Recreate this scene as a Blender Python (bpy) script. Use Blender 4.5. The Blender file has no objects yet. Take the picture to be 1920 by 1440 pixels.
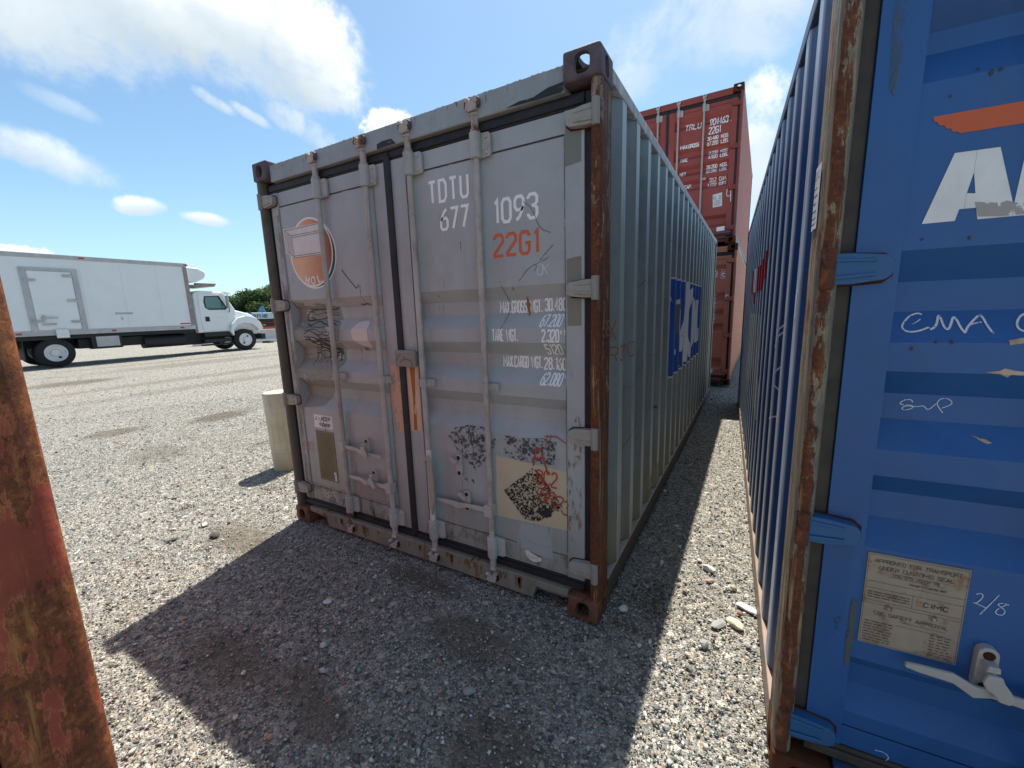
import bpy, bmesh, math, random
import numpy as np
from mathutils import Vector, Matrix
R = math.radians
random.seed(7)
S = bpy.context.scene
COL = S.collection

# ------------------------------------------------------------------ camera
CAM = Vector((3.0192, -1.7755, 1.5579))
cam_d = bpy.data.cameras.new('camera')
cam_d.sensor_width = 36; cam_d.lens = 14.645
cam_d.clip_start = 0.05; cam_d.clip_end = 6000
cam = bpy.data.objects.new('camera', cam_d); COL.objects.link(cam)
_r = Vector((0.86763796, 0.49622774, -0.03102255)); _u = Vector((-0.0595704, 0.16569689, 0.9843759)); _f = Vector((-0.49361497, 0.85223387, -0.1733254))
cam.matrix_world = Matrix(((_r.x, _u.x, -_f.x, CAM.x), (_r.y, _u.y, -_f.y, CAM.y), (_r.z, _u.z, -_f.z, CAM.z), (0, 0, 0, 1)))
S.camera = cam

# ------------------------------------------------------------------ light
SUN_DIR = Vector((-0.296, 1.244, 2.591)).normalized()       # towards the sun
SUN_EL = math.asin(SUN_DIR.z); SUN_AZ = math.atan2(SUN_DIR.x, SUN_DIR.y)
sd = bpy.data.lights.new('sun', 'SUN'); sd.energy = 3.95; sd.angle = R(0.55); sd.color = (1.0, 0.945, 0.83)
so = bpy.data.objects.new('sun', sd); COL.objects.link(so)
so.rotation_euler = SUN_DIR.to_track_quat('Z', 'Y').to_euler(); so.location = (0, 0, 40)
S.view_settings.view_transform = 'Standard'; S.view_settings.look = 'None'
S.view_settings.gamma = 1.0; S.view_settings.use_curve_mapping = False
S.view_settings.exposure = 1.04
SKY_STRENGTH = 0.10

# ------------------------------------------------------------------ node helpers
class NT:
    def __init__(s, tree): s.t = tree; s.n = tree.nodes; s.l = tree.links
    def node(s, typ, **kw):
        n = s.n.new(typ)
        for k, v in kw.items(): setattr(n, k, v)
        return n
    def put(s, sock, v):
        if v is None: return
        if isinstance(v, bpy.types.NodeSocket): s.l.new(v, sock)
        else:
            if hasattr(sock.default_value, '__len__') and not hasattr(v, '__len__'): v = (v, v, v) if len(sock.default_value) == 3 else (v, v, v, 1)
            if hasattr(sock.default_value, '__len__') and len(sock.default_value) == 4 and len(v) == 3: v = (*v, 1)
            sock.default_value = v
    def math(s, op, a, b=None, c=None, clamp=False):
        n = s.node('ShaderNodeMath', operation=op, use_clamp=clamp)
        for i, v in enumerate((a, b, c)):
            if v is not None: s.put(n.inputs[i], v)
        return n.outputs[0]
    def vm(s, op, a, b=None):
        n = s.node('ShaderNodeVectorMath', operation=op)
        s.put(n.inputs[0], a)
        if b is not None: s.put(n.inputs[1], b)
        return n.outputs['Value'] if op in ('DOT_PRODUCT', 'LENGTH') else n.outputs[0]
    def mix(s, f, a, b, blend='MIX'):
        n = s.node('ShaderNodeMix', data_type='RGBA', blend_type=blend); n.clamp_factor = True
        s.put(n.inputs[0], f); s.put(n.inputs[6], a); s.put(n.inputs[7], b)
        return n.outputs[2]
    def mrange(s, v, a, b, c=0.0, d=1.0, smooth=False):
        n = s.node('ShaderNodeMapRange'); n.clamp = True
        if smooth: n.interpolation_type = 'SMOOTHSTEP'
        for i, x in enumerate((v, a, b, c, d)): s.put(n.inputs[i], x)
        return n.outputs[0]
    def noise(s, vec, scale, detail=4, rough=0.55, dist=0.0, out=0):
        n = s.node('ShaderNodeTexNoise'); s.put(n.inputs['Vector'], vec)
        n.inputs['Scale'].default_value = scale; n.inputs['Detail'].default_value = detail
        n.inputs['Roughness'].default_value = rough; n.inputs['Distortion'].default_value = dist
        return n.outputs[out]
    def voro(s, vec, scale, feature='F1', rnd=1.0):
        n = s.node('ShaderNodeTexVoronoi', feature=feature); s.put(n.inputs['Vector'], vec)
        n.inputs['Scale'].default_value = scale; n.inputs['Randomness'].default_value = rnd
        return n
    def scale(s, vec, sc, loc=(0, 0, 0)):
        n = s.node('ShaderNodeMapping'); s.put(n.inputs['Vector'], vec)
        n.inputs['Scale'].default_value = sc; n.inputs['Location'].default_value = loc
        return n.outputs[0]
    def ramp(s, f, stops, interp='LINEAR'):
        n = s.node('ShaderNodeValToRGB'); n.color_ramp.interpolation = interp
        e = n.color_ramp.elements
        while len(e) > 1: e.remove(e[-1])
        e[0].position, e[0].color = stops[0][0], (*stops[0][1], 1)
        for p, c in stops[1:]:
            k = e.new(p); k.color = (*c, 1)
        s.put(n.inputs[0], f)
        return n.outputs[0]
    def coord(s, which='Object'): return s.node('ShaderNodeTexCoord').outputs[which]
    def sep(s, v):
        n = s.node('ShaderNodeSeparateXYZ'); s.put(n.inputs[0], v); return n.outputs
    def comb(s, x, y, z):
        n = s.node('ShaderNodeCombineXYZ'); s.put(n.inputs[0], x); s.put(n.inputs[1], y); s.put(n.inputs[2], z); return n.outputs[0]

def material(name):
    m = bpy.data.materials.new(name); m.use_nodes = True
    t = NT(m.node_tree); t.n.clear()
    out = t.node('ShaderNodeOutputMaterial'); b = t.node('ShaderNodeBsdfPrincipled')
    t.l.new(b.outputs[0], out.inputs[0]); t.b = b; t.out = out
    return m, t

# ------------------------------------------------------------------ sky
W = bpy.data.worlds.new('World'); S.world = W; W.use_nodes = True
t = NT(W.node_tree); t.n.clear()
wo = t.node('ShaderNodeOutputWorld'); bg = t.node('ShaderNodeBackground'); t.l.new(bg.outputs[0], wo.inputs[0])
sky = t.node('ShaderNodeTexSky', sky_type='NISHITA'); sky.sun_disc = False
sky.sun_elevation = SUN_EL; sky.sun_rotation = SUN_AZ
sky.altitude = 0; sky.air_density = 1.0; sky.dust_density = 0.8; sky.ozone_density = 1.3
D = t.coord('Generated')
dz = t.sep(D)
# cloud field: a layer of scattered fair-weather cloud, thinning to haze at the horizon, plus the big cloud masses
pl = t.math('ADD', t.math('MAXIMUM', dz[2], 0.0), 0.16)
P = t.comb(t.math('DIVIDE', dz[0], pl), t.math('DIVIDE', dz[1], pl), 0.0)
nbig = t.noise(t.scale(P, (1, 1, 1), (3.1, 1.7, 0)), 1.1, 7, 0.55, 0.15)
wisps = t.noise(D, 7.0, 8, 0.62, 0.25)
fine = t.noise(D, 26.0, 6, 0.6, 0.1)
wob = t.math('ADD', t.math('MULTIPLY', t.math('SUBTRACT', wisps, 0.5), 2.3), t.math('MULTIPLY', t.math('SUBTRACT', fine, 0.5), 1.3))
def blob(c, ah, av, tilt=0.0, k=1.0, dens=1.0, soft=0.9):
    soft = soft * 1.05
    """a cloud mass: direction, angular half sizes, tilt"""
    c = Vector(c).normalized(); e1 = Vector((0, 0, 1)).cross(c).normalized() * -1; e2 = e1.cross(c) * 1.0
    if e2.z < 0: e2 = -e2
    a1 = math.cos(tilt) * e1 + math.sin(tilt) * e2; a2 = -math.sin(tilt) * e1 + math.cos(tilt) * e2
    d = t.vm('SUBTRACT', D, tuple(c))
    u = t.math('DIVIDE', t.vm('DOT_PRODUCT', d, tuple(a1)), ah); v = t.math('DIVIDE', t.vm('DOT_PRODUCT', d, tuple(a2)), av)
    r2 = t.math('ADD', t.math('MULTIPLY', u, u), t.math('MULTIPLY', v, v))
    m = t.math('ADD', t.math('SUBTRACT', 1.0, r2), t.math('MULTIPLY', wob, k))
    return t.math('MULTIPLY', t.mrange(m, 0.0, soft, 0, 1, True), dens), v
CL = [((-0.80, 0.42, 0.475), .25, .10, -.30, .75, .97, .9), ((-0.715, 0.50, 0.475), .17, .11, -.55, .8, .97, .8),
      ((-0.95, 0.30, 0.52), .30, .12, .1, .8, .9, .9), ((-0.945, 0.235, 0.255), .10, .034, -.22, 1.0, .75, 1.1),
      ((-0.825, 0.436, 0.370), .045, .014, -.45, .9, .75, .8), ((-0.800, 0.480, 0.358), .045, .013, -.45, .9, .7, .8), ((-0.768, 0.530, 0.365), .055, .030, -.5, 1.1, .72, .9), ((-0.742, 0.575, 0.338), .05, .030, -.6, 1.1, .55, 1.0),
      ((-0.921, 0.339, 0.196), .036, .017, .1, 1.2, .85, .9), ((-0.885, 0.427, 0.183), .042, .013, -.1, 1.1, .78, .9), ((-0.93, 0.27, 0.33), .05, .014, -.3, 1.0, .3, 1.2),
      ((-0.645, 0.665, 0.355), .06, .05, .5, .9, 1.0, .35), ((-0.973, 0.203, 0.100), .045, .026, 0, 1.0, 1.0, .4),
      ((-0.04, 0.89, 0.50), .26, .10, .1, .9, .72, 1.3), ((0.0, 0.96, 0.27), .09, .13, .2, 1.1, .85, .8),
      ((-0.22, 0.873, 0.415), .07, .05, .2, 1.0, .5, 1.2), ((0.25, 0.9, 0.35), .22, .16, .2, 1.0, .8, .9)]
dens = None; under = None
for a in CL:
    m, v = blob(*a)
    if dens is None: dens, under = m, t.math('MULTIPLY', m, v)
    else:
        under = t.math('ADD', under, t.math('MULTIPLY', m, v)); dens = t.math('MAXIMUM', dens, m)
# loose general cloud cover outside the view, thickened to brighten the shaded faces
front = t.vm('DOT_PRODUCT', D, (-0.62, 0.75, 0.25))
cover = t.math('MULTIPLY', t.mrange(nbig, 0.50, 0.66, 0, 0.85, True), t.mrange(front, 0.80, 0.62, 0, 1, True))
cover = t.math('MULTIPLY', cover, t.mrange(dz[2], 0.03, 0.16, 0, 1))
alld = t.math('MAXIMUM', dens, cover)
glow = t.mrange(t.vm('DOT_PRODUCT', D, tuple(SUN_DIR)), 0.35, 1.0, 0, 1)
lit = t.math('ADD', t.math('MULTIPLY', wisps, 0.5), t.math('MULTIPLY', under, 0.35))
cloudc = t.ramp(lit, [(0.0, (3.3, 3.8, 4.1)), (0.24, (4.3, 4.7, 4.95)), (0.5, (6.3, 6.5, 6.5))])
skyc = t.mix(1.0, sky.outputs[0], (0.73, 0.86, 0.86), 'MULTIPLY')
haze = t.mrange(dz[2], 0.0, 0.25, 0.35, 0.0, True)
skyc = t.mix(haze, skyc, (2.6, 4.05, 4.7))
final = t.mix(alld, skyc, cloudc)
t.put(bg.inputs[0], final); bg.inputs[1].default_value = SKY_STRENGTH

# ------------------------------------------------------------------ mesh helpers
class MB:
    def __init__(s): s.v = []; s.f = []
    def add(s, vs, fs):
        o = len(s.v); s.v += [tuple(p) for p in vs]; s.f += [tuple(i + o for i in f) for f in fs]; return s
    def box(s, x0, x1, y0, y1, z0, z1):
        return s.add([(x0, y0, z0), (x1, y0, z0), (x1, y1, z0), (x0, y1, z0), (x0, y0, z1), (x1, y0, z1), (x1, y1, z1), (x0, y1, z1)],
                     [(0, 3, 2, 1), (4, 5, 6, 7), (0, 1, 5, 4), (1, 2, 6, 5), (2, 3, 7, 6), (3, 0, 4, 7)])
    def tube(s, pts, r, n=12, cap=True, r2=None):
        pts = [Vector(p) for p in pts]; rings = []
        for i, p in enumerate(pts):
            d = ((pts[min(i + 1, len(pts) - 1)] - pts[max(i - 1, 0)])).normalized()
            a = d.orthogonal().normalized() if i == 0 else (a - d * a.dot(d)).normalized()
            b = d.cross(a); rr = r[i] if isinstance(r, (list, tuple)) else r
            rings.append([p + (a * math.cos(2 * math.pi * k / n) + b * math.sin(2 * math.pi * k / n)) * rr for k in range(n)])
        vs = [q for g in rings for q in g]; fs = []
        for i in range(len(rings) - 1):
            for k in range(n):
                k2 = (k + 1) % n; fs.append((i * n + k, i * n + k2, (i + 1) * n + k2, (i + 1) * n + k))
        if cap: fs.append(tuple(range(n - 1, -1, -1))); fs.append(tuple((len(rings) - 1) * n + k for k in range(n)))
        return s.add(vs, fs)
    def prism(s, poly, axis, a0, a1):
        """poly: 2D points in the two remaining axes (in xyz order), extruded along axis"""
        def P(p, a):
            q = list(p); q.insert('xyz'.index(axis), a); return tuple(q)
        n = len(poly); vs = [P(p, a0) for p in poly] + [P(p, a1) for p in poly]
        fs = [tuple(range(n - 1, -1, -1)), tuple(range(n, 2 * n))] + [(k, (k + 1) % n, n + (k + 1) % n, n + k) for k in range(n)]
        return s.add(vs, fs)
    def lathe(s, prof, c, axis='x', n=28, caps=True):
        """prof: (along, radius)"""
        vs = []; fs = []
        for a, r in prof:
            for k in range(n):
                u = math.cos(2 * math.pi * k / n) * r; w = math.sin(2 * math.pi * k / n) * r
                p = {'x': (a, u, w), 'y': (u, a, w), 'z': (u, w, a)}[axis]
                vs.append((p[0] + c[0], p[1] + c[1], p[2] + c[2]))
        for i in range(len(prof) - 1):
            for k in range(n): k2 = (k + 1) % n; fs.append((i * n + k, i * n + k2, (i + 1) * n + k2, (i + 1) * n + k))
        if caps: fs.append(tuple(range(n - 1, -1, -1))); fs.append(tuple((len(prof) - 1) * n + k for k in range(n)))
        return s.add(vs, fs)
    def mesh(s, name, mat=None, smooth=False):
        me = bpy.data.meshes.new(name); me.from_pydata(s.v, [], s.f)
        bm = bmesh.new(); bm.from_mesh(me); bmesh.ops.recalc_face_normals(bm, faces=bm.faces[:]); bm.to_mesh(me); bm.free()
        if mat: me.materials.append(mat)
        if smooth:
            me.shade_smooth(); me.set_sharp_from_angle(angle=R(38))
        return me
    def build(s, name, mat, parent=None, smooth=False, bevel=0.0, seg=2):
        return place(s.mesh(name, mat, smooth), name, parent, bevel=bevel, seg=seg)

def place(me, name, parent=None, loc=None, bevel=0.0, seg=2, label=None, scale=None, rot=None):
    o = bpy.data.objects.new(name, me); COL.objects.link(o)
    if parent: o.parent = parent
    if loc: o.location = loc
    if scale: o.scale = scale
    if rot: o.rotation_euler = rot
    if bevel:
        m = o.modifiers.new('bevel', 'BEVEL'); m.width = bevel; m.segments = seg; m.limit_method = 'ANGLE'; m.angle_limit = R(40)
    if label: o['label'] = label
    return o

def tag(o, label, cat, group=None):
    o['label'] = label; o['category'] = cat
    if group: o['group'] = group
    return o
def thing(name, label, cat, loc=(0, 0, 0), rz=0.0, group=None):
    o = bpy.data.objects.new(name, None); COL.objects.link(o); o.location = loc; o.rotation_euler = (0, 0, rz)
    o.empty_display_size = 0.2
    return tag(o, label, cat, group)

# ------------------------------------------------------------------ materials
RUST = [(0.0, (.035, .014, .009)), (.35, (.10, .034, .014)), (.6, (.20, .075, .025)), (.8, (.34, .15, .055)), (1.0, (.42, .25, .12))]
def paint(name, base, rust=.35, dirt=.4, dirtc=(.16, .13, .09), rough=.45, var=.12, wear=None, wear_sheenc=(.55, .56, .52), foot=.0, spec=.35, streak=1.0, patch=0.0):
    """weathered paint: tone patches, rain streaks, rust spots and runs; wear=(axis, a, b) paints scuffs and rib highlights where the object coordinate runs a..b"""
    m, t = material(name); O = t.coord()
    ox = t.node('ShaderNodeObjectInfo').outputs['Random']
    n1 = t.noise(O, 1.7, 5, .6); n2 = t.noise(t.scale(O, (14, 14, .9)), 1.0, 6, .62)
    col = t.mix(t.mrange(n1, .3, .7), tuple(c * (1 - var) for c in base), tuple(min(1, c * (1 + var)) for c in base))
    col = t.mix(t.math('MULTIPLY', t.mrange(n2, .5, .78), .45 * dirt * streak), col, dirtc)
    n3 = t.noise(O, 9, 8, .68)
    col = t.mix(t.math('MULTIPLY', t.mrange(n3, .50, .72), .5 * dirt), col, dirtc)
    if patch:
        vp = t.voro(t.scale(O, (1, 1, .8)), 2.3).outputs['Color']
        col = t.mix(t.math('MULTIPLY', t.mrange(t.sep(vp)[0], .45, .55), patch), col, tuple(min(1, c * 1.25 + .015) for c in base))
    fine = t.noise(O, 190, 2, .5)
    col = t.mix(t.mrange(fine, .3, .8, 0, .16), col, tuple(c * .55 for c in base))
    z = t.sep(O)[2]
    if foot:
        fm = t.math('MULTIPLY', t.mrange(t.math('ADD', z, t.math('MULTIPLY', n2, -.55)), -.12, .38, 1, 0), foot)
        col = t.mix(fm, col, dirtc)
    if wear:
        w = t.mrange(t.sep(O)['xyz'.index(wear[0])], wear[1], wear[2])
        n4 = t.noise(t.scale(O, (30, 30, 1.6)), 1.0, 7, .7)
        wm = t.math('MULTIPLY', w, t.mrange(n4, .28, .50))
        col = t.mix(t.math('MULTIPLY', wm, .8), col, wear_sheenc)
    th = .80 - .30 * rust
    nr = t.noise(t.scale(O, (5, 5, 3.2)), 1.0, 10, .72, .3)
    rm = t.mrange(nr, th, th + .035) if rust else 0.0
    spots = t.noise(O, 26, 4, .6)
    run = t.noise(t.scale(O, (40, 40, 1.1)), 1.0, 3, .6)
    if rust:
        rm = t.math('MAXIMUM', rm, t.math('MULTIPLY', t.mrange(spots, .86 - .22 * rust, .89 - .22 * rust), .9))
        halo = t.math('MULTIPLY', t.mrange(nr, th - .10, th + .02), t.mrange(run, .45, .7))
        col = t.mix(t.math('MULTIPLY', halo, .55), col, (.25, .12, .05))
        rc = t.ramp(t.noise(O, 32, 6, .7), [(p * .55 + .22, c) for p, c in RUST])
        col = t.mix(rm, col, rc)
        t.put(t.b.inputs['Roughness'], t.mrange(rm, 0, 1, rough, .88))
    else: t.put(t.b.inputs['Roughness'], t.mrange(n3, .3, .7, rough - .08, rough + .12))
    t.put(t.b.inputs['Base Color'], col); t.b.inputs['Specular IOR Level'].default_value = spec
    bp = t.node('ShaderNodeBump'); bp.inputs['Strength'].default_value = .35; bp.inputs['Distance'].default_value = .004
    hgt = t.math('ADD', t.math('MULTIPLY', t.noise(O, 5.5, 4, .5), 1.6), t.math('MULTIPLY', fine, .12))
    if rust: hgt = t.math('ADD', hgt, t.math('MULTIPLY', rm, t.math('ADD', t.math('MULTIPLY', t.noise(O, 90, 5, .7), .9), -.6)))
    t.put(bp.inputs['Height'], hgt); t.l.new(bp.outputs[0], t.b.inputs['Normal'])
    return m

def scraped(name, base, rust=.5, sv=3.2, split=0.0, straw=.3, strawc=(.46, .36, .22), rustc=None, grime=.5, seed=0.0, low=0.0, pale=0.0, palec=(.42, .36, .34)):
    """post steel: old paint, rust breaking through in tall blotches, and bare streaks rubbed by handling"""
    m, t = material(name); O = t.scale(t.coord(), (1, 1, 1), (seed, seed * .7, seed * 1.3)); z = t.sep(t.coord())[2]
    bl = t.noise(t.scale(O, (12, 12, 3.8)), 1.0, 12, .74, .12); fine = t.noise(O, 62, 9, .78, .1); mid = t.noise(O, 13, 6, .65)
    lowf = t.noise(t.scale(O, (3, 3, 1.3)), 1.0, 4, .6)
    col = t.mix(t.mrange(mid, .3, .7), tuple(x * .75 for x in base), tuple(min(1, x * 1.2) for x in base))
    if pale:
        pm = t.math('MULTIPLY', t.mrange(t.noise(t.scale(O, (26, 26, 1.4)), 1.0, 7, .65, .3), .44, .58), t.math('MULTIPLY', t.mrange(z, .9, 2.2, .35, 1.0), pale))
        col = t.mix(pm, col, t.mix(fine, palec, tuple(x * .72 for x in palec)))
    th = .66 - .30 * rust
    f = t.math('ADD', t.math('MULTIPLY', bl, .75), t.math('MULTIPLY', lowf, .25))
    if split: f = t.math('ADD', f, t.mrange(t.sep(t.coord())[1], .0155, .0225, abs(split), -abs(split)))
    if low: f = t.math('ADD', f, t.math('MULTIPLY', t.mrange(z, 1.6, 0.0), low))
    rm = t.mrange(f, th, th + .022)
    rc = t.ramp(t.math('ADD', t.math('MULTIPLY', fine, .7), t.math('MULTIPLY', mid, .35)), rustc or [(.24, (.030, .013, .012)), (.44, (.075, .028, .018)), (.57, (.15, .048, .020)), (.67, (.27, .105, .035)), (.78, (.42, .20, .075))])
    col = t.mix(rm, col, rc)
    em_ = t.math('MULTIPLY', t.mrange(t.math('ABSOLUTE', t.math('SUBTRACT', f, th)), .013, .004), t.mrange(mid, .40, .55))
    col = t.mix(t.math('MULTIPLY', em_, .45), col, tuple(x * 1.0 for x in strawc))
    st = t.noise(t.scale(O, (46, 46, sv)), 1.0, 7, .72, .5); where = t.noise(t.scale(O, (16, 16, 1.5), (4, 2, 1)), 1.0, 5, .6, .4)
    sm_ = t.math('MULTIPLY', t.mrange(st, .50, .60), t.mrange(t.math('ADD', where, t.mrange(t.sep(t.coord())[1], .0155, .0225, -.05, .07)) if split else where, .66 - .36 * straw, .74 - .36 * straw))
    col = t.mix(t.math('MULTIPLY', sm_, .85), col, t.mix(fine, strawc, tuple(x * .6 for x in strawc)))
    gr = t.noise(t.scale(O, (24, 24, .6)), 1.0, 4, .6)
    col = t.mix(t.mrange(gr, .56, .70, 0, .7 * grime), col, (.045, .035, .028))
    t.put(t.b.inputs['Base Color'], col); t.b.inputs['Roughness'].default_value = .7; t.b.inputs['Specular IOR Level'].default_value = .3
    bp = t.node('ShaderNodeBump'); bp.inputs['Strength'].default_value = .8; bp.inputs['Distance'].default_value = .004
    h = t.math('ADD', t.math('MULTIPLY', rm, t.math('ADD', t.math('MULTIPLY', fine, 1.2), -.5)), t.math('MULTIPLY', mid, .9)); h = t.math('ADD', h, t.math('MULTIPLY', sm_, -.3))
    t.put(bp.inputs['Height'], h); t.l.new(bp.outputs[0], t.b.inputs['Normal'])
    return m

def rusty(name, lo=0.2, hi=.6, tint=(1, 1, 1)):
    m, t = material(name); O = t.coord()
    a = t.noise(O, 22, 8, .72, .3); b = t.noise(O, 5, 4, .6)
    f = t.mrange(t.math('ADD', t.math('MULTIPLY', a, .7), t.math('MULTIPLY', b, .35)), .30, .78, lo, hi)
    col = t.mix(1.0, t.ramp(f, RUST), tint, 'MULTIPLY')
    t.put(t.b.inputs['Base Color'], col); t.b.inputs['Roughness'].default_value = .85; t.b.inputs['Specular IOR Level'].default_value = .2
    bp = t.node('ShaderNodeBump'); bp.inputs['Strength'].default_value = .7; bp.inputs['Distance'].default_value = .003
    t.put(bp.inputs['Height'], t.noise(O, 70, 6, .7)); t.l.new(bp.outputs[0], t.b.inputs['Normal'])
    return m

def simple(name, c, rough=.6, metal=0.0, spec=.4, var=.1, nscale=8, bump=0.0, emit=None):
    m, t = material(name); O = t.coord()
    n = t.noise(O, nscale, 5, .6)
    t.put(t.b.inputs['Base Color'], t.mix(t.mrange(n, .3, .7), tuple(x * (1 - var) for x in c), tuple(min(1, x * (1 + var)) for x in c)))
    t.b.inputs['Roughness'].default_value = rough; t.b.inputs['Metallic'].default_value = metal; t.b.inputs['Specular IOR Level'].default_value = spec
    if bump:
        bp = t.node('ShaderNodeBump'); bp.inputs['Strength'].default_value = bump; bp.inputs['Distance'].default_value = .003
        t.put(bp.inputs['Height'], t.noise(O, nscale * 8, 5, .65)); t.l.new(bp.outputs[0], t.b.inputs['Normal'])
    return m

def decal(name, c, worn=.3, scale=30, aniso=(1, 1, 1), var=.08, rough=.55, c2=None, edge=.04):
    """printed or brushed paint that has partly flaked off (alpha from noise)"""
    m, t = material(name); O = t.coord()
    n = t.noise(t.scale(O, aniso), scale, 7, .68, .2); n2 = t.noise(O, scale * .3, 5, .6)
    col = t.mix(t.mrange(n2, .3, .7), tuple(x * (1 - var) for x in c), tuple(min(1, x * (1 + var)) for x in c) if c2 is None else c2)
    t.put(t.b.inputs['Base Color'], col); t.b.inputs['Roughness'].default_value = rough; t.b.inputs['Specular IOR Level'].default_value = .3
    if worn > 0:
        lo = .28 + .34 * worn
        t.put(t.b.inputs['Alpha'], t.mrange(t.math('ADD', t.math('MULTIPLY', n, .75), t.math('MULTIPLY', n2, .25)), lo, lo + edge))
    return m
# ------------------------------------------------------------------ a single-stroke alphabet (cut corners like sprayed container marks)
c = .22
def _r(x0, y0, x1, y1, k=c):      # closed loop with cut corners
    kx = k * 1.0; ky = k * .75
    return [(x0 + kx, y0), (x1 - kx, y0), (x1, y0 + ky), (x1, y1 - ky), (x1 - kx, y1), (x0 + kx, y1), (x0, y1 - ky), (x0, y0 + ky), (x0 + kx, y0)]
GL = {
 'A': [[(0, 0), (.5, 1), (1, 0)], [(.2, .34), (.8, .34)]],
 'B': [[(0, 0), (0, 1), (.75, 1), (1, .87), (1, .65), (.75, .53), (0, .53)], [(.7, .53), (1, .4), (1, .14), (.75, 0), (-.02, 0)]],
 'C': [[(1, .8), (1, .85), (.78, 1), (.22, 1), (0, .85), (0, .15), (.22, 0), (.78, 0), (1, .15), (1, .2)]],
 'D': [[(0, 0), (0, 1), (.7, 1), (1, .8), (1, .2), (.7, 0), (0, 0)]],
 'E': [[(1, 1), (0, 1), (0, 0), (1, 0)], [(0, .52), (.8, .52)]],
 'F': [[(1, 1), (0, 1), (0, 0)], [(0, .52), (.8, .52)]],
 'G': [[(1, .8), (1, .85), (.78, 1), (.22, 1), (0, .85), (0, .15), (.22, 0), (.78, 0), (1, .15), (1, .48), (.55, .48)]],
 'H': [[(0, 0), (0, 1)], [(1, 0), (1, 1)], [(0, .52), (1, .52)]],
 'I': [[(.5, 0), (.5, 1)]], 'J': [[(1, 1), (1, .15), (.78, 0), (.22, 0), (0, .15), (0, .25)]],
 'K': [[(0, 0), (0, 1)], [(1, 1), (.05, .45)], [(.3, .6), (1, 0)]],
 'L': [[(0, 1), (0, 0), (1, 0)]],
 'M': [[(0, 0), (0, 1), (.5, .35), (1, 1), (1, 0)]], 'N': [[(0, 0), (0, 1), (1, 0), (1, 1)]],
 'O': [_r(0, 0, 1, 1)], '0': [_r(0, 0, 1, 1)],
 'P': [[(0, 0), (0, 1), (.75, 1), (1, .87), (1, .6), (.75, .46), (0, .46)]],
 'Q': [_r(0, 0, 1, 1), [(.6, .25), (1.05, -.08)]],
 'R': [[(0, 0), (0, 1), (.75, 1), (1, .87), (1, .62), (.75, .5), (0, .5)], [(.55, .5), (1, 0)]],
 'S': [[(1, .82), (1, .87), (.78, 1), (.22, 1), (0, .87), (0, .66), (.22, .54), (.78, .48), (1, .36), (1, .14), (.78, 0), (.22, 0), (0, .14), (0, .2)]],
 'T': [[(0, 1), (1, 1)], [(.5, 1), (.5, 0)]],
 'U': [[(0, 1), (0, .16), (.22, 0), (.78, 0), (1, .16), (1, 1)]],
 'V': [[(0, 1), (.5, 0), (1, 1)]], 'W': [[(0, 1), (.22, 0), (.5, .85), (.78, 0), (1, 1)]],
 'X': [[(0, 0), (1, 1)], [(0, 1), (1, 0)]], 'Y': [[(0, 1), (.5, .5), (1, 1)], [(.5, .5), (.5, 0)]], 'Z': [[(0, 1), (1, 1), (0, 0), (1, 0)]],
 '1': [[(.25, .85), (.55, 1), (.55, 0)]],
 '2': [[(0, .8), (0, .86), (.22, 1), (.78, 1), (1, .86), (1, .66), (0, .12), (0, 0), (1, 0)]],
 '3': [[(0, .82), (0, .87), (.22, 1), (.78, 1), (1, .87), (1, .66), (.75, .53), (.4, .53)], [(.7, .53), (1, .4), (1, .14), (.78, 0), (.22, 0), (0, .14), (0, .2)]],
 '4': [[(.75, 0), (.75, 1), (0, .32), (1.05, .32)]],
 '5': [[(1, 1), (0, 1), (0, .55), (.78, .55), (1, .42), (1, .14), (.78, 0), (.22, 0), (0, .14), (0, .2)]],
 '6': [[(.85, 1), (.45, .85), (.05, .5), (0, .3), (0, .14), (.22, 0), (.78, 0), (1, .14), (1, .42), (.78, .56), (.25, .56), (.05, .45)]],
 '7': [[(0, 1), (1, 1), (.35, 0)]],
 '8': [_r(.06, .53, .94, 1), _r(0, 0, 1, .53)],
 '9': [[(.15, 0), (.55, .15), (.95, .5), (1, .7), (1, .86), (.78, 1), (.22, 1), (0, .86), (0, .58), (.22, .44), (.75, .44), (.95, .55)]],
 '.': [[(.42, 0), (.42, .13)]], '/': [[(0, -.05), (1, 1.05)]], '-': [[(.1, .5), (.9, .5)]], ',': [[(.5, .12), (.4, -.15)]], ':': [[(.5, .1), (.5, .25)], [(.5, .6), (.5, .75)]],
}
def ribbon(pts, w, lay=0.0):
    """mitred flat strip along a 2D polyline -> verts (u, v, layer), faces"""
    pts = [Vector(p) for p in pts]; closed = (pts[0] - pts[-1]).length < 1e-6 and len(pts) > 3
    if closed: pts = pts[:-1]
    n = len(pts); vs = []
    for i, p in enumerate(pts):
        a = pts[i - 1] if (i > 0 or closed) else None; b = pts[(i + 1) % n] if (i < n - 1 or closed) else None
        d0 = (p - a).normalized() if a is not None else None; d1 = (b - p).normalized() if b is not None else None
        if d0 is None: d0 = d1
        if d1 is None: d1 = d0
        n0 = Vector((-d0.y, d0.x)); n1 = Vector((-d1.y, d1.x)); m = n0 + n1
        if m.length < 1e-4: m = n0
        m.normalize(); k = w / 2 / max(m.dot(n0), .45)
        vs += [(p.x + m.x * k, p.y + m.y * k, lay), (p.x - m.x * k, p.y - m.y * k, lay)]
    fs = [(2 * i, 2 * i + 1, 2 * ((i + 1) % n) + 1, 2 * ((i + 1) % n)) for i in range(n if closed else n - 1)]
    return vs, fs
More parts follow.
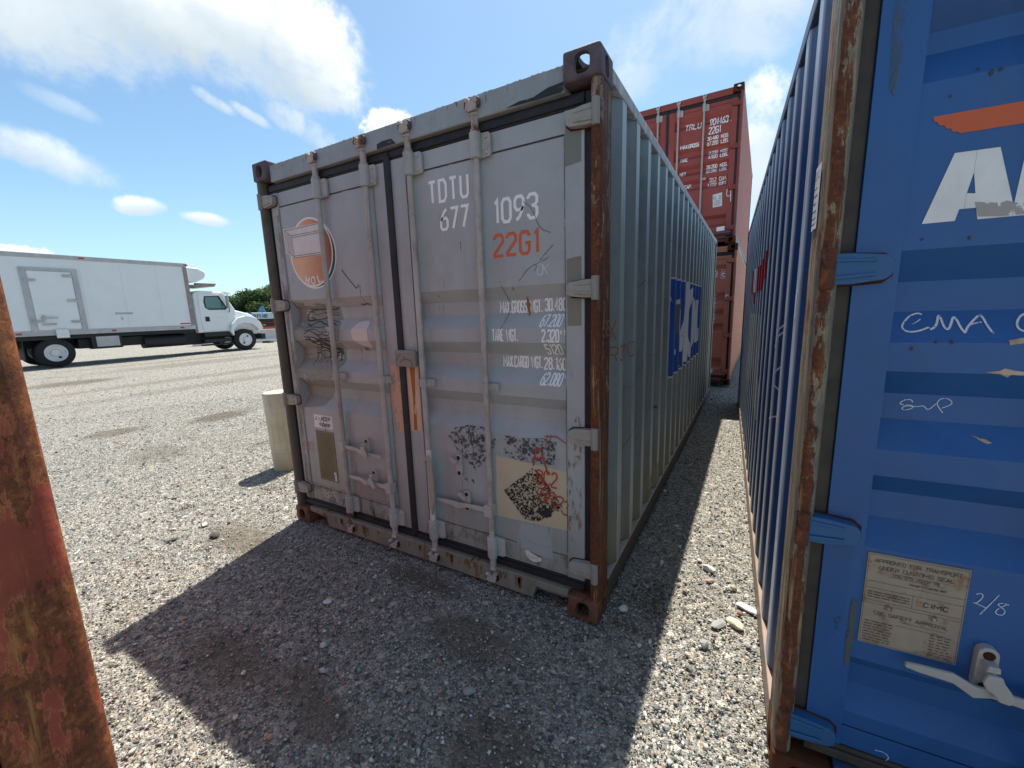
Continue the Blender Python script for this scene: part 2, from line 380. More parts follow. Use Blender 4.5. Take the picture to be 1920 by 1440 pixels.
class Flat:      # 2D artwork to be laid on a surface
    def __init__(s): s.v = []; s.f = []; s.k = 0
    def add(s, vs, fs):
        o = len(s.v); s.v += list(vs); s.f += [tuple(i + o for i in f) for f in fs]; return s
    def poly(s, pts, lay=0.0): return s.add([(x, y, lay) for x, y in pts], [tuple(range(len(pts)))])
    def line(s, pts, w): s.k += 1; return s.add(*ribbon(pts, w, (s.k % 9) * .00012))
    def text(s, txt, u, v, h, w, gap=.35, sw=.15, slant=0.0, rot=0.0, jit=0.0):
        """u,v lower left; h height; w glyph width (same unit); sw stroke width as a share of h"""
        x = 0.0; ca, sa = math.cos(rot), math.sin(rot)
        for ch in txt:
            if ch == ' ': x += w * .75 + gap * w; continue
            gw = w * (.35 if ch in '.,:' else .45 if ch in '1I' else 1.6 if ch in 'MW' else 1.0)
            off = -.32 * gw if ch in '1I' else 0
            if ch in '1I': gwd = gw / .45
            else: gwd = gw
            for st in GL[ch]:
                q = []
                for a, b in st:
                    a = a * gwd + off + x + random.uniform(-jit, jit) * h; b = b * h + random.uniform(-jit, jit) * h
                    a += b * slant
                    q.append((u + a * ca - b * sa, v + a * sa + b * ca))
                if jit and q[0] != q[-1]: q = chaikin(q)
                s.line(q, sw * h)
            x += gw + gap * w
        return s
def chaikin(q, it=2):
    for _ in range(it):
        o = [q[0]]
        for a, b in zip(q[:-1], q[1:]): o += [(a[0] * .75 + b[0] * .25, a[1] * .75 + b[1] * .25), (a[0] * .25 + b[0] * .75, a[1] * .25 + b[1] * .75)]
        q = o + [q[-1]]
    return q
def smooth(pts, it=2): return chaikin(list(pts), it)

class Prof:      # piecewise linear depth profile
    def __init__(s, pts): s.p = sorted(pts)
    def __call__(s, a):
        p = s.p
        if a <= p[0][0]: return p[0][1]
        for (a0, b0), (a1, b1) in zip(p[:-1], p[1:]):
            if a <= a1: return b0 + (b1 - b0) * ((a - a0) / (a1 - a0) if a1 > a0 else 1)
        return p[-1][1]
def drape(fl, name, mat, parent, prof, kind, eps=.0012, W_=2.438, label=None):
    """kind door: (u,v)->(u, prof(v)-eps, v); right: (y=u); left: (y=-u)"""
    bm = bmesh.new(); vv = [bm.verts.new((a, b, c_)) for a, b, c_ in fl.v]
    for f in fl.f:
        try: bm.faces.new([vv[i] for i in f])
        except ValueError: pass
    if prof and kind != 'flat':
        ax = 1 if kind == 'door' else 0; lo = min(q[ax] for q in fl.v); hi = max(q[ax] for q in fl.v)
        for a, _ in prof.p:
            k = -a if kind == 'left' else a
            if lo < k < hi:
                co = (0, k, 0) if ax else (k, 0, 0); no = (0, 1, 0) if ax else (1, 0, 0)
                bmesh.ops.bisect_plane(bm, geom=bm.verts[:] + bm.edges[:] + bm.faces[:], plane_co=co, plane_no=no, dist=1e-6)
    for q in bm.verts:
        u, v, l = q.co; e = eps + l
        if kind == 'door': q.co = (u, prof(v) - e, v)
        elif kind == 'right': q.co = (W_ - .005 - prof(u) + e, u, v)
        elif kind == 'left': q.co = (.005 + prof(-u) - e, -u, v)
        elif kind == 'flat': q.co = (u, prof - e, v)
    me = bpy.data.meshes.new(name); bm.to_mesh(me); bm.free(); me.materials.append(mat)
    return place(me, name, parent, label=label)

# ------------------------------------------------------------------ shipping containers
CW, CLN, CH = 2.438, 6.058, 2.591
def casting_mesh():
    def ob(mb):
        o = bpy.data.objects.new('tmp', mb.mesh('tmp')); COL.objects.link(o); return o
    b = ob(MB().box(-.162, 0, 0, .178, -.118, 0)); mo = b.modifiers.new('b', 'BEVEL'); mo.width = .012; mo.segments = 3
    def ell(axis, c0, a, bb, lo, hi, n=18, pw=.72):
        pts = []
        for k in range(n):
            th = 2 * math.pi * k / n; x, y = math.cos(th), math.sin(th)
            pts.append((c0[0] + a * math.copysign(abs(x) ** pw, x), c0[1] + bb * math.copysign(abs(y) ** pw, y)))
        return MB().prism(pts, axis, lo, hi)
    cut = [ob(MB().box(-.138, -.026, .026, .150, -.094, -.026)), ob(ell('y', (-.078, -.060), .034, .040, -.05, .06)),
           ob(ell('x', (.089, -.060), .027, .040, -.06, .05)), ob(ell('z', (-.081, .089), .032, .062, -.05, .05))]
    for q in cut:
        m = b.modifiers.new('x', 'BOOLEAN'); m.operation = 'DIFFERENCE'; m.object = q; m.solver = 'EXACT'
    bpy.context.view_layer.update()
    me = bpy.data.meshes.new_from_object(b.evaluated_get(bpy.context.evaluated_depsgraph_get()))
    for q in cut + [b]: bpy.data.objects.remove(q)
    me.name = 'corner_casting'; me.shade_smooth(); me.set_sharp_from_angle(angle=R(35))
    if not me.materials: me.materials.append(None)
    return me
CAST = casting_mesh()

SIDE = [(.162, .036), (.276, .036)]
for k in range(20):
    b = .346 + .278 * k; SIDE += [(b, 0.0), (b + .070, 0.0)]
    if k < 19: SIDE += [(b + .138, .036), (b + .208, .036)]
SIDE += [(5.766, .036), (5.896, .036)]
SIDEP = Prof(SIDE)
PR, RC = .058, .114          # door sheet: proud and recessed depth
def bands(seq, zb, zt):
    """seq of z values from the top: dark flank, recess, light flank, proud ..."""
    out = [(zt, PR)]; st = 0
    for z in seq:
        out.append((z, [PR, RC, RC, PR][st % 4])); st += 1
    out.append((zb, out[-1][1])); return Prof(out)
GREYP = bands([1.676, 1.613, 1.542, 1.470, 1.399, 1.335, 1.265, 1.192, 1.122, 1.059, .988, .908], .30, 2.30)
BLUEP = Prof([(2.30, PR), (2.25, PR), (2.185, RC), (2.138, RC), (2.056, PR), (1.676, PR), (1.600, RC), (1.523, RC), (1.445, PR), (1.369, PR), (1.301, RC), (1.229, RC), (1.153, PR),
              (1.078, PR), (1.015, RC), (.935, RC), (.862, PR), (.500, PR), (.440, RC), (.370, RC), (.310, PR), (.26, PR)])
REDP = Prof([(2.33, PR), (2.24, PR), (2.18, RC), (2.12, RC), (2.06, PR), (1.74, PR), (1.68, RC), (1.60, RC), (1.54, PR), (1.44, PR), (1.38, RC), (1.32, RC), (1.26, PR), (1.18, PR), (1.12, RC),
             (1.05, RC), (.99, PR), (.52, PR), (.46, RC), (.36, RC), (.30, PR), (.24, PR)])

def sheet(prof, x0, x1, nsub=1):
    """corrugated door sheet with a back face"""
    mb = MB(); zs = [p for p in prof.p]
    vs = []; fs = []
    for z, d in zs: vs += [(x0, d, z), (x1, d, z)]
    for i in range(len(zs) - 1): fs.append((2 * i, 2 * i + 1, 2 * i + 3, 2 * i + 2))
    o = len(vs)
    for z, d in zs: vs += [(x0, d + .003, z), (x1, d + .003, z)]
    for i in range(len(zs) - 1): fs.append((o + 2 * i, o + 2 * i + 2, o + 2 * i + 3, o + 2 * i + 1))
    return mb.add(vs, fs)

def hinge_meshes(right, lug):
    s = 1 if right else -1; cx = 0
    # strap towards the door (negative x for the right-hand side), origin at pin
    p = [(-.004, -.040), (-.004, .040), (-.055, .038), (-.118, .030), (-.132, .020), (-.136, .0), (-.132, -.022), (-.118, -.032), (-.055, -.040)]
    strap = MB().prism([(x * s, z) for x, z in p], 'y', .018, .0515)
    strap.prism([(x * s, z) for x, z in [(-.012, .018), (-.012, .028), (-.100, .022), (-.100, .014)]], 'y', .0135, .0185)
    strap.prism([(x * s, z) for x, z in [(-.012, -.028), (-.012, -.018), (-.100, -.013), (-.100, -.021)]], 'y', .0115, .0165)
    return strap
def hinge_pin(right):
    s = 1 if right else -1
    return MB().tube([(0, .017, -.052), (0, .017, -.050), (0, .017, .050), (0, .017, .052)], [.014, .0175, .0175, .014], 16)
HINGE = {}
def container(name, label, M, loc, rz, prof, hz, detail=2, group=None, full=True):
    """M: materials body, door, frame, gasket, bar, cast_top, cast_bot, rail, hinge, post"""
    t = thing(name, label, 'shipping container', loc, rz, group)
    # castings
    for (sx, x) in ((1, CW), (-1, 0)):
        for (sy, y) in ((1, 0), (-1, CLN)):
            for (sz, z) in ((1, CH), (-1, 0)):
                o = place(CAST, 'corner_casting', t, (x, y, z), scale=(sx, sy, sz))
                o.material_slots[0].link = 'OBJECT'; o.material_slots[0].material = M['cast_top'] if sz > 0 else M['cast_bot']
    # posts
    pp = [(2.394, .022), (2.404, .015), (2.418, .013), (2.428, .016), (2.434, .024), (2.436, .038), (2.436, .161), (2.400, .161), (2.400, .070), (2.388, .062), (2.388, .034)]
    for side in (1, -1):
        q = pp if side > 0 else [(CW - x, y) for x, y in pp][::-1]
        MB().prism(q, 'z', .1185, 2.4725).build('corner_post', M['post'] if side > 0 else M.get('post_left', M['post']), t, smooth=True)
        q = [(2.436, 5.90), (2.436, 6.018), (2.433, 6.034), (2.425, 6.046), (2.412, 6.052), (2.32, 6.052), (2.32, 6.02), (2.40, 6.0), (2.40, 5.90)]
        if side < 0: q = [(CW - x, y) for x, y in q][::-1]
        MB().prism(q, 'z', .1185, 2.4725).build('corner_post', M.get('post_rear', M['frame']), t, smooth=True)
    # side panels
    for side in (1, -1):
        vs = []; fs = []
        zz = [.150, .55, 1.0, 1.5, 2.0, 2.508]; N = len(SIDE)
        for (y, d) in SIDE:
            for z in zz: vs.append(((CW - .005 - d) if side > 0 else (.005 + d), y, z))
        for i in range(N - 1):
            for j in range(len(zz) - 1):
                a = i * len(zz) + j; fs.append((a, a + len(zz), a + len(zz) + 1, a + 1))
        o2 = len(vs); vs += [(x - .004 * side, y, z) for x, y, z in vs]; fs += [tuple(o2 + i for i in f[::-1]) for f in fs]
        MB().add(vs, fs).build('side_panel', M['body'] if side > 0 else M.get('body_left', M['body']), t)
        x0, x1 = (2.385, CW - .001) if side > 0 else (.001, .053)
        MB().box(x0, x1, .179, 5.879, 2.507, 2.566).build('top_rail', M['rail'], t, bevel=.006)
        # bottom rail: open channel with a top flange
        a, b = (CW - .060, CW - .002) if side > 0 else (.002, .060)
        web = (b - .005, b) if side > 0 else (a, a + .005)
        MB().box(a + .001, b - .001, .179, 5.879, .1462, .1522).build('rail_flange', M.get('flange', M['bottom']), t)
        m = MB(); m.box(web[0], web[1], .179, 5.879, .036, .1455)
        m.box(a + (0 if side > 0 else .0055), b - (.0055 if side > 0 else 0), .179, 5.879, .030, .0355)
        m.build('bottom_rail', M['bottom'], t)
    # roof, floor, rear wall
    vs = []; fs = []; n = 0; y = .10
    ys = []
    while y < 5.96:
        ys += [(y, 0), (y + .091, 0), (y + .109, .020), (y + .20, .020)]; y += .218
    for yy, d in ys: vs += [(.052, min(yy, 5.98), 2.560 - d * .9), (CW - .052, min(yy, 5.98), 2.560 - d * .9)]
    for i in range(len(ys) - 1): fs.append((2 * i, 2 * i + 1, 2 * i + 3, 2 * i + 2))
    MB().add(vs, fs).build('roof_panel', M['rail'], t)
    m = MB().box(.062, CW - .062, .12, 5.99, .132, .150)
    for k in range(18): m.box(.062, CW - .062, .35 + k * .31, .39 + k * .31, .030, .131)
    m.build('floor_frame', M['under'], t)
    rp = [(.041 + .0, 6.02)]
    m = MB(); m.box(.118, CW - .118, 6.015, 6.022, .13, 2.46); m.box(.163, CW - .163, 5.99, 6.045, 2.46, 2.56); m.box(.163, CW - .163, 5.99, 6.045, .02, .13)
    k = .2
    while k < 2.1: m.prism([(k, 6.022), (k + .11, 6.022), (k + .075, 6.048), (k + .035, 6.048)], 'z', .14, 2.45); k += .24
    m.build('rear_wall', M['body'], t)
    # header and sill
    m = MB().box(.1625, CW - .1625, .022, .075, 2.452, 2.556); m.box(.1625, CW - .1625, .0755, .12, 2.44, 2.55)
    m.build('door_header', M['head'], t, bevel=.006)
    m = MB()
    m.prism([(.1625, .095), (.345, .095), (.370, .022), (2.068, .022), (2.093, .095), (2.2755, .095), (2.2755, .1335), (.1625, .1335)], 'y', .016, .070)
    m.box(.118, CW - .118, .0705, .13, .04, .131)
    m.build('door_sill', M['sill'], t, bevel=.004)
    # door frame gasket (top, bottom, sides, centre)
    for dr, (xa, xb) in enumerate(((.086, 1.2125), (1.2255, 2.352))):
        left = dr == 0
        d = MB()
        ins = (M.get('inset', .165), 1.085) if left else (1.335, 2.262)
        d.box(xa, ins[0], .052, .120, .186, 2.393); d.box(ins[1], xb, .052, .120, .186, 2.393)
        d.box(ins[0] + .0005, ins[1] - .0005, PR, .120, prof.p[-1][0] + .006, 2.393); d.box(ins[0] + .0005, ins[1] - .0005, PR, .120, .186, prof.p[0][0] - .006)
        d.box(ins[0] + .002, ins[1] - .002, .1215, .1235, prof.p[0][0], prof.p[-1][0])
        do = d.build('door', M['door'], t, bevel=.003)
        sheet(prof, ins[0] + .0005, ins[1] - .0005).build('door_panel', M['door'], do)
        g = MB()
        gx = (.044, .0855) if left else (2.3525, 2.394)
        g.box(gx[0], gx[1], .060, .10, .14, 2.452)
        if left: g.box(1.183, 1.219, .042, .0515, .16, 2.42); g.box(1.213, 1.2195, .0516, .10, .14, 2.45)
        else: g.box(1.2195, 1.232, .040, .0515, .16, 2.42)
        xs = (gx[1] + .0005, 1.212) if left else (1.226, gx[0] - .0005)
        g.box(xs[0], xs[1], .056, .10, 2.3945, 2.4515); g.box(xs[0], xs[1], .048, .0555, 2.405, 2.440)
        g.box(xs[0], xs[1], .050, .10, .134, .1845); g.box(xs[0], xs[1], .040, .0495, .142, .172)
        g.build('gasket', M['gasket'], do, bevel=.004)
        for z in hz:
            key = ('L' if left else 'R')
            if key not in HINGE:
                HINGE[key] = hinge_meshes(not left, None).mesh('hinge', None)
                HINGE[key + 'p'] = hinge_pin(not left).mesh('hinge_pin', None, True)
            hs = -1 if left else 1; hx = .024 if left else 2.414
            MB().prism([(hx - hs * .030, z - .046), (hx - hs * .030, z + .045), (hx - hs * .122, z + .036), (hx - hs * .142, z + .018), (hx - hs * .142, z - .022), (hx - hs * .122, z - .040)], 'y', .0500, .0519).build('hinge_rim_shade', RIM_SHADE, do)  # dark rim behind the strap: rusty dirt and contact shade put into colour
            for me, nm, mt_ in ((HINGE[key], 'hinge', M['hinge']), (HINGE[key + 'p'], 'hinge_pin', M.get('pin', M['hinge']))):
                if not me.materials: me.materials.append(None)
                o = place(me, nm, do, (.024 if left else 2.414, .0, z), bevel=.004 if nm == 'hinge' else 0)
                o.material_slots[0].link = 'OBJECT'; o.material_slots[0].material = mt_
    return t
def doors_of(t): return [o for o in t.children if o.name.startswith('door') and o.name.split('.')[0] == 'door']

def hardware(do, x, M, handles=None, flange=1, white=None):
    """one locking bar with guides, cams and the mid bracket"""
    b = MB().tube([(x, .026, .20), (x + random.uniform(-.002, .002), .026, 1.2), (x, .026, 2.39)], .0165, 14)
    bar = b.build('locking_bar', M['bar'], do, smooth=True)
    for (z0, z1, up) in ((2.280, 2.398, 1), (.190, .310, -1)):
        m = MB().tube([(x, .026, z0), (x, .026, z0 + .004), (x, .026, z1 - .004), (x, .026, z1)], [.025, .0295, .0295, .025], 14)
        m.prism([(x, z0 + .004), (x + .066 * flange, z0 + .006), (x + .076 * flange, z0 + .016), (x + .076 * flange, z1 - .016), (x + .066 * flange, z1 - .006), (x, z1 - .004)], 'y', .036, .0505)
        for zz in (z0 + .024, z1 - .024): m.tube([(x + .055 * flange, .0365, zz), (x + .055 * flange, .0275, zz)], [.012, .008], 10)
        m.build('bar_guide', M['guide'], bar, smooth=True)
        e = z1 if up > 0 else z0
        c = MB().tube([(x, .026, e), (x, .026, e + .012 * up), (x, .026, e + .014 * up), (x, .026, e + .066 * up), (x, .026, e + .070 * up), (x, .026, e + .082 * up), (x, .022, e + .090 * up)], [.024, .024, .0175, .019, .027, .025, .016], 12)
        zc = e + .118 * up
        c.prism([(x - .036, zc - .022), (x - .016, zc - .034), (x + .018, zc - .030), (x + .040, zc - .008), (x + .036, zc + .024), (x + .014, zc + .030), (x + .006, zc + .006), (x - .012, zc + .008), (x - .018, zc + .032), (x - .038, zc + .018)], 'y', -.002, .0205)
        c.tube([(x - .022, .014, zc + .012), (x - .026, -.010, zc + .018)], [.014, .010], 8); c.tube([(x + .022, .014, zc + .008), (x + .030, -.008, zc + .004)], [.013, .009], 8)
        c.build('locking_cam', M['cam'], bar, smooth=True, bevel=.004)
        for pq in ([(x - .042, zc - .016), (x - .028, zc - .024), (x - .020, zc + .022), (x - .040, zc + .018)], [(x + .026, zc - .024), (x + .044, zc - .012), (x + .040, zc + .020), (x + .022, zc + .024)]):
            MB().prism(pq, 'y', -.002, .0215).build('cam_keeper', M['keeper'] if up > 0 else M.get('keeper_low', M['keeper']), bar, bevel=.006, seg=3)
    m = MB().tube([(x, .026, 1.142), (x, .026, 1.186)], .0235, 14)
    m.prism([(x, 1.144), (x + .068 * flange, 1.144), (x + .072 * flange, 1.15), (x + .072 * flange, 1.178), (x + .068 * flange, 1.184), (x, 1.184)], 'y', .030, .0515)
    m.tube([(x + .050 * flange, .0305, 1.164), (x + .050 * flange, .022, 1.164)], [.011, .008], 10)
    m.build('bar_bracket', M['guide'], bar, smooth=True)
    return bar
def handle(bar, x, z, x1, z1, M, bend=.012):
    s = 1 if x1 > x else -1; L = abs(x1 - x)
    m = MB().box(x - .020, x + .028 * s if s > 0 else x + .020, -.004, .050, z - .034, z + .034) if s > 0 else MB().box(x - .028, x + .020, -.004, .050, z - .034, z + .034)
    path = [(x + .02 * s, z, .024), (x + L * .42 * s, z + (z1 - z) * .3, .020), (x + L * .55 * s, z + (z1 - z) * .5 - .004, .030), (x + L * .68 * s, z1 + .004, .022), (x + L * .9 * s, z1, .014), (x1, z1, .012)]
    hw = [.014, .012, .017, .014, .011, .007]
    vs = []; fs = []
    for (a, b, y), w in zip(path, hw):
        yy = .016 - (y - .020)
        vs += [(a, yy - .005, b - w), (a, yy - .005, b + w), (a, yy + .006, b + w), (a, yy + .006, b - w)]
    for i in range(len(path) - 1):
        for k in range(4): fs.append((4 * i + k, 4 * i + (k + 1) % 4, 4 * i + 4 + (k + 1) % 4, 4 * i + 4 + k))
    fs.append((0, 1, 2, 3)); n = len(vs); fs.append((n - 1, n - 2, n - 3, n - 4))
    m.add(vs, fs)
    return m.build('handle', M['handle'], bar, bevel=.003)
def catch(do, x, z, M, h=.125, flip=1, open_=False):
    m = MB(); w = .021
    pts = [(x + w * math.cos(a), z + h / 2 - w + w * math.sin(a)) for a in np.linspace(0, math.pi, 7)] + [(x + w * math.cos(a), z - h / 2 + w + w * math.sin(a)) for a in np.linspace(math.pi, 2 * math.pi, 7)]
    m.prism(pts, 'y', .034, .0585)
    if open_:
        f = [(x + .010 * flip, z + .030), (x - .010 * flip, z + .036), (x - .040 * flip, z + .052), (x - .052 * flip, z + .044), (x - .040 * flip, z + .032), (x - .012 * flip, z + .010)]
        m.prism(f, 'y', .010, .0335)
    else:
        m.prism([(x - .013, z + .016), (x + .014, z + .018), (x + .020, z + .002), (x + .034, z - .018), (x + .042, z - .040), (x + .034, z - .054), (x + .014, z - .052), (x + .004, z - .036), (x - .012, z - .026), (x - .020, z - .008)], 'y', -.006, .004)
        m.prism([(x - .013, z + .017), (x + .014, z + .019), (x + .012, z + .036), (x - .010, z + .036)], 'y', .0045, .0335)
    for zz in (z + h * .34, z - h * .34):
        MB().tube([(x, .0335, zz), (x, .030, zz)], [.0125, .009], 12).build('bolt', M['bolt'], do)
    return m.build('handle_catch', M['handle'], do, bevel=.003)
# ------------------------------------------------------------------ ground
STREAKS = [(-12.9, 1.9, .8, 1.1, .9), (-4.5, 1.6, .35, .55, 1.0), (-4.9, .38, .3, .4, .9), (-3.1, .26, .5, .3, .5), (-15, 6.5, 1.0, 4.0, .45), (-10.5, 5, .5, 4.5, .45), (-8.6, 4, .45, 4.5, .4), (-17, 8, .5, 6, .4)]
def ground_nodes(name, stones=True):
    m, t = material(name); O = t.node('ShaderNodeNewGeometry').outputs['Position']
    big = t.noise(O, .33, 5, .6); mid = t.noise(O, 1.9, 6, .65)
    v1 = t.voro(O, 78); v2 = t.voro(O, 140); v3 = t.voro(O, 38)
    r1 = t.sep(v1.outputs['Color']); r2 = t.sep(v2.outputs['Color']); r3 = t.sep(v3.outputs['Color'])
    stops = [(0.0, (.13, .132, .132)), (.28, (.215, .217, .215)), (.55, (.315, .31, .29)), (.78, (.42, .405, .36)), (.90, (.50, .485, .445)), (1.0, (.64, .62, .58))]
    c1 = t.ramp(r1[0], stops); c2 = t.ramp(r2[1], stops)
    col = t.mix(t.mrange(r1[2], .4, .6), c1, c2)
    c3 = t.ramp(r3[0], stops); col = t.mix(t.mrange(r3[1], .72, .74), col, c3)
    warm = t.mix(t.mrange(r2[2], .80, .84), (1, 1, 1), (1.15, .92, .70)); col = t.mix(1.0, col, warm, 'MULTIPLY')
    dirt = t.math('MULTIPLY', t.mrange(t.math('ADD', t.math('MULTIPLY', big, .6), t.math('MULTIPLY', mid, .5)), .58, .72), .55)
    col = t.mix(t.math('MULTIPLY', dirt, .7), col, (.21, .192, .16))
    # wheel tracks and damp brown hollows far out in the yard
    px = t.sep(O); tr = t.noise(t.scale(O, (.9, .07, 1)), 1.0, 5, .6, .4)
    far = t.mrange(px[0], -2.5, -6)
    col = t.mix(t.math('MULTIPLY', t.mrange(tr, .60, .70), t.math('MULTIPLY', far, .5)), col, (.27, .22, .16))
    for cx_, cy_, a_, b_, k_ in [(*q_, .85) for q_ in [(1.90, -.34, .36, .16), (.97, -.98, .34, .15), (1.42, -.91, .25, .12), (1.64, -.97, .2, .1), (1.44, -.12, .4, .10), (2.3, -.75, .25, .2), (-.05, -.35, .5, .2)]] + STREAKS:
        dx_ = t.math('DIVIDE', t.math('SUBTRACT', px[0], cx_), a_); dy_ = t.math('DIVIDE', t.math('SUBTRACT', px[1], cy_), b_)
        r2_ = t.math('ADD', t.math('MULTIPLY', dx_, dx_), t.math('MULTIPLY', dy_, dy_))
        mk = t.mrange(t.math('ADD', r2_, t.math('MULTIPLY', t.math('SUBTRACT', mid, .5), 2.2)), 1.1, .25)
        col = t.mix(t.math('MULTIPLY', mk, k_ * .8), col, (.13, .105, .075))
    pud = t.noise(t.scale(O, (1.6, .28, 1), (3, 1, 0)), 1.0, 4, .5)
    col = t.mix(t.math('MULTIPLY', t.mrange(pud, .70, .74), t.math('MULTIPLY', far, .6)), col, (.12, .095, .07))
    t.put(t.b.inputs['Base Color'], col); t.b.inputs['Roughness'].default_value = .93; t.b.inputs['Specular IOR Level'].default_value = .2
    bp = t.node('ShaderNodeBump'); bp.inputs['Strength'].default_value = .95; bp.inputs['Distance'].default_value = .013
    h = t.math('ADD', t.math('MULTIPLY', t.math('SUBTRACT', 1.0, v1.outputs['Distance']), 1.0), t.math('MULTIPLY', r1[1], .5))
    h = t.math('ADD', h, t.math('MULTIPLY', t.math('SUBTRACT', 1.0, v2.outputs['Distance']), .5))
    t.put(bp.inputs['Height'], h); t.l.new(bp.outputs[0], t.b.inputs['Normal'])
    return m
GM = ground_nodes('gravel_yard')
vs = []; fs = []
xs = sorted(set([-2500, -1200, -600, -300, -150, -80, 80, 150, 300, 600, 1200, 2500] + list(np.linspace(-40, 40, 81))))
for x in xs:
    for y in xs:
        z = 0.0
        if -36 < x < 30: z = -.006 + .010 * math.sin(x * .9 + .4) * math.cos(y * .7) if (x < -2 or y < -3) else -.004
        if x < -60: z = -.10
        vs.append((x, y, z - .004))
n = len(xs)
for i in range(n - 1):
    for j in range(n - 1): fs.append((i * n + j, (i + 1) * n + j, (i + 1) * n + j + 1, i * n + j + 1))
g = MB().add(vs, fs).build('ground', GM, smooth=True); g['kind'] = 'structure'

# loose stones of the gravel as real geometry (one uncountable mass)
def pebble_mat():
    m, t = material('crushed_stone')
    rnd = t.node('ShaderNodeNewGeometry').outputs['Random Per Island']
    r2 = t.math('FRACT', t.math('MULTIPLY', rnd, 57.31)); O = t.coord()
    col = t.ramp(rnd, [(0.0, (.085, .088, .088)), (.25, (.18, .184, .182)), (.52, (.29, .29, .275)), (.75, (.41, .395, .35)), (.92, (.52, .505, .465)), (1.0, (.74, .725, .68))])
    col = t.mix(1.0, col, t.ramp(r2, [(0, (.90, 1.0, 1.06)), (.5, (.99, 1.01, .99)), (.90, (1.03, 1.0, .93)), (.955, (1.15, .93, .74)), (1, (1.25, .78, .62))]), 'MULTIPLY')
    t.put(t.b.inputs['Base Color'], col); t.b.inputs['Roughness'].default_value = .85; t.b.inputs['Specular IOR Level'].default_value = .3
    return m
PM = pebble_mat()
rng = np.random.default_rng(5)
def pebbles(x, y, s, name, mat, dens_z=.35):
    n = len(x)
    base = np.array([(1, 0, 0), (0, 1, 0), (-1, 0, 0), (0, -1, 0), (0, 0, 1), (0, 0, -1)], float)
    tri = np.array([(0, 1, 4), (1, 2, 4), (2, 3, 4), (3, 0, 4), (1, 0, 5), (2, 1, 5), (3, 2, 5), (0, 3, 5)])
    v = base[None] * rng.uniform(.65, 1.25, (n, 6, 1)) + rng.uniform(-.22, .22, (n, 6, 3))
    v *= np.stack([rng.uniform(.8, 1.35, n), rng.uniform(.6, 1.0, n), rng.uniform(.45, .8, n)], 1)[:, None]
    th = rng.uniform(0, 2 * np.pi, n); c_, s_ = np.cos(th), np.sin(th)
    ti = rng.normal(0, .35, n); ct, st = np.cos(ti), np.sin(ti)
    X, Y, Z = v[..., 0].copy(), v[..., 1].copy(), v[..., 2].copy()
    Y, Z = Y * ct[:, None] - Z * st[:, None], Y * st[:, None] + Z * ct[:, None]
    X, Y = X * c_[:, None] - Y * s_[:, None], X * s_[:, None] + Y * c_[:, None]
    P = np.stack([X, Y, Z], -1) * s[:, None, None]
    P += np.stack([x, y, s * dens_z - .004 + rng.uniform(-.002, .004, n)], -1)[:, None]
    me = bpy.data.meshes.new(name); nv = n * 6; nf = n * 8
    F = (tri[None] + (np.arange(n) * 6)[:, None, None]).reshape(-1)
    me.vertices.add(nv); me.vertices.foreach_set('co', P.reshape(-1).astype(np.float32))
    me.loops.add(nf * 3); me.loops.foreach_set('vertex_index', F.astype(np.int32))
    me.polygons.add(nf); me.polygons.foreach_set('loop_start', (np.arange(nf) * 3).astype(np.int32))
    me.update(calc_edges=True); me.validate(); me.materials.append(mat)
    o = bpy.data.objects.new(name, me); COL.objects.link(o); return o
def scatter(n, rmax, p=1.0):
    r = rmax * rng.uniform(0, 1, n) ** p; az = np.radians(rng.uniform(-100, 25, n))
    r = np.maximum(r, .0) + .15
    return CAM.x + r * np.sin(az), CAM.y + r * np.cos(az)
x1_, y1_ = scatter(225000, 10.0, .85); s1_ = rng.lognormal(math.log(.0042), .40, len(x1_)).clip(.0025, .014)
x2_, y2_ = scatter(95000, 42.0, .95); s2_ = rng.lognormal(math.log(.0072), .38, len(x2_)).clip(.005, .020)
xx = np.concatenate([x1_, x2_]); yy = np.concatenate([y1_, y2_]); ss = np.concatenate([s1_, s2_])
DIRT = [(1.90, -.34, .36, .16), (.97, -.98, .34, .15), (1.42, -.91, .25, .12), (1.64, -.97, .2, .1), (1.44, -.12, .4, .10), (2.3, -.75, .25, .2), (-.05, -.35, .5, .2)]
keep = np.ones(len(xx), bool)
for cx_, cy_, a_, b_ in DIRT:
    d_ = ((xx - cx_) / a_) ** 2 + ((yy - cy_) / b_) ** 2
    keep &= ~((d_ < 1.0) & (rng.uniform(0, 1, len(xx)) > .25 + .6 * d_))
xx, yy, ss = xx[keep], yy[keep], ss[keep]
inside = ((xx > .02) & (xx < 2.42) & (yy > .1) & (yy < 6.0))
xx, yy, ss = xx[~inside], yy[~inside], ss[~inside]
go = pebbles(xx, yy, ss, 'gravel', PM); go['kind'] = 'stuff'

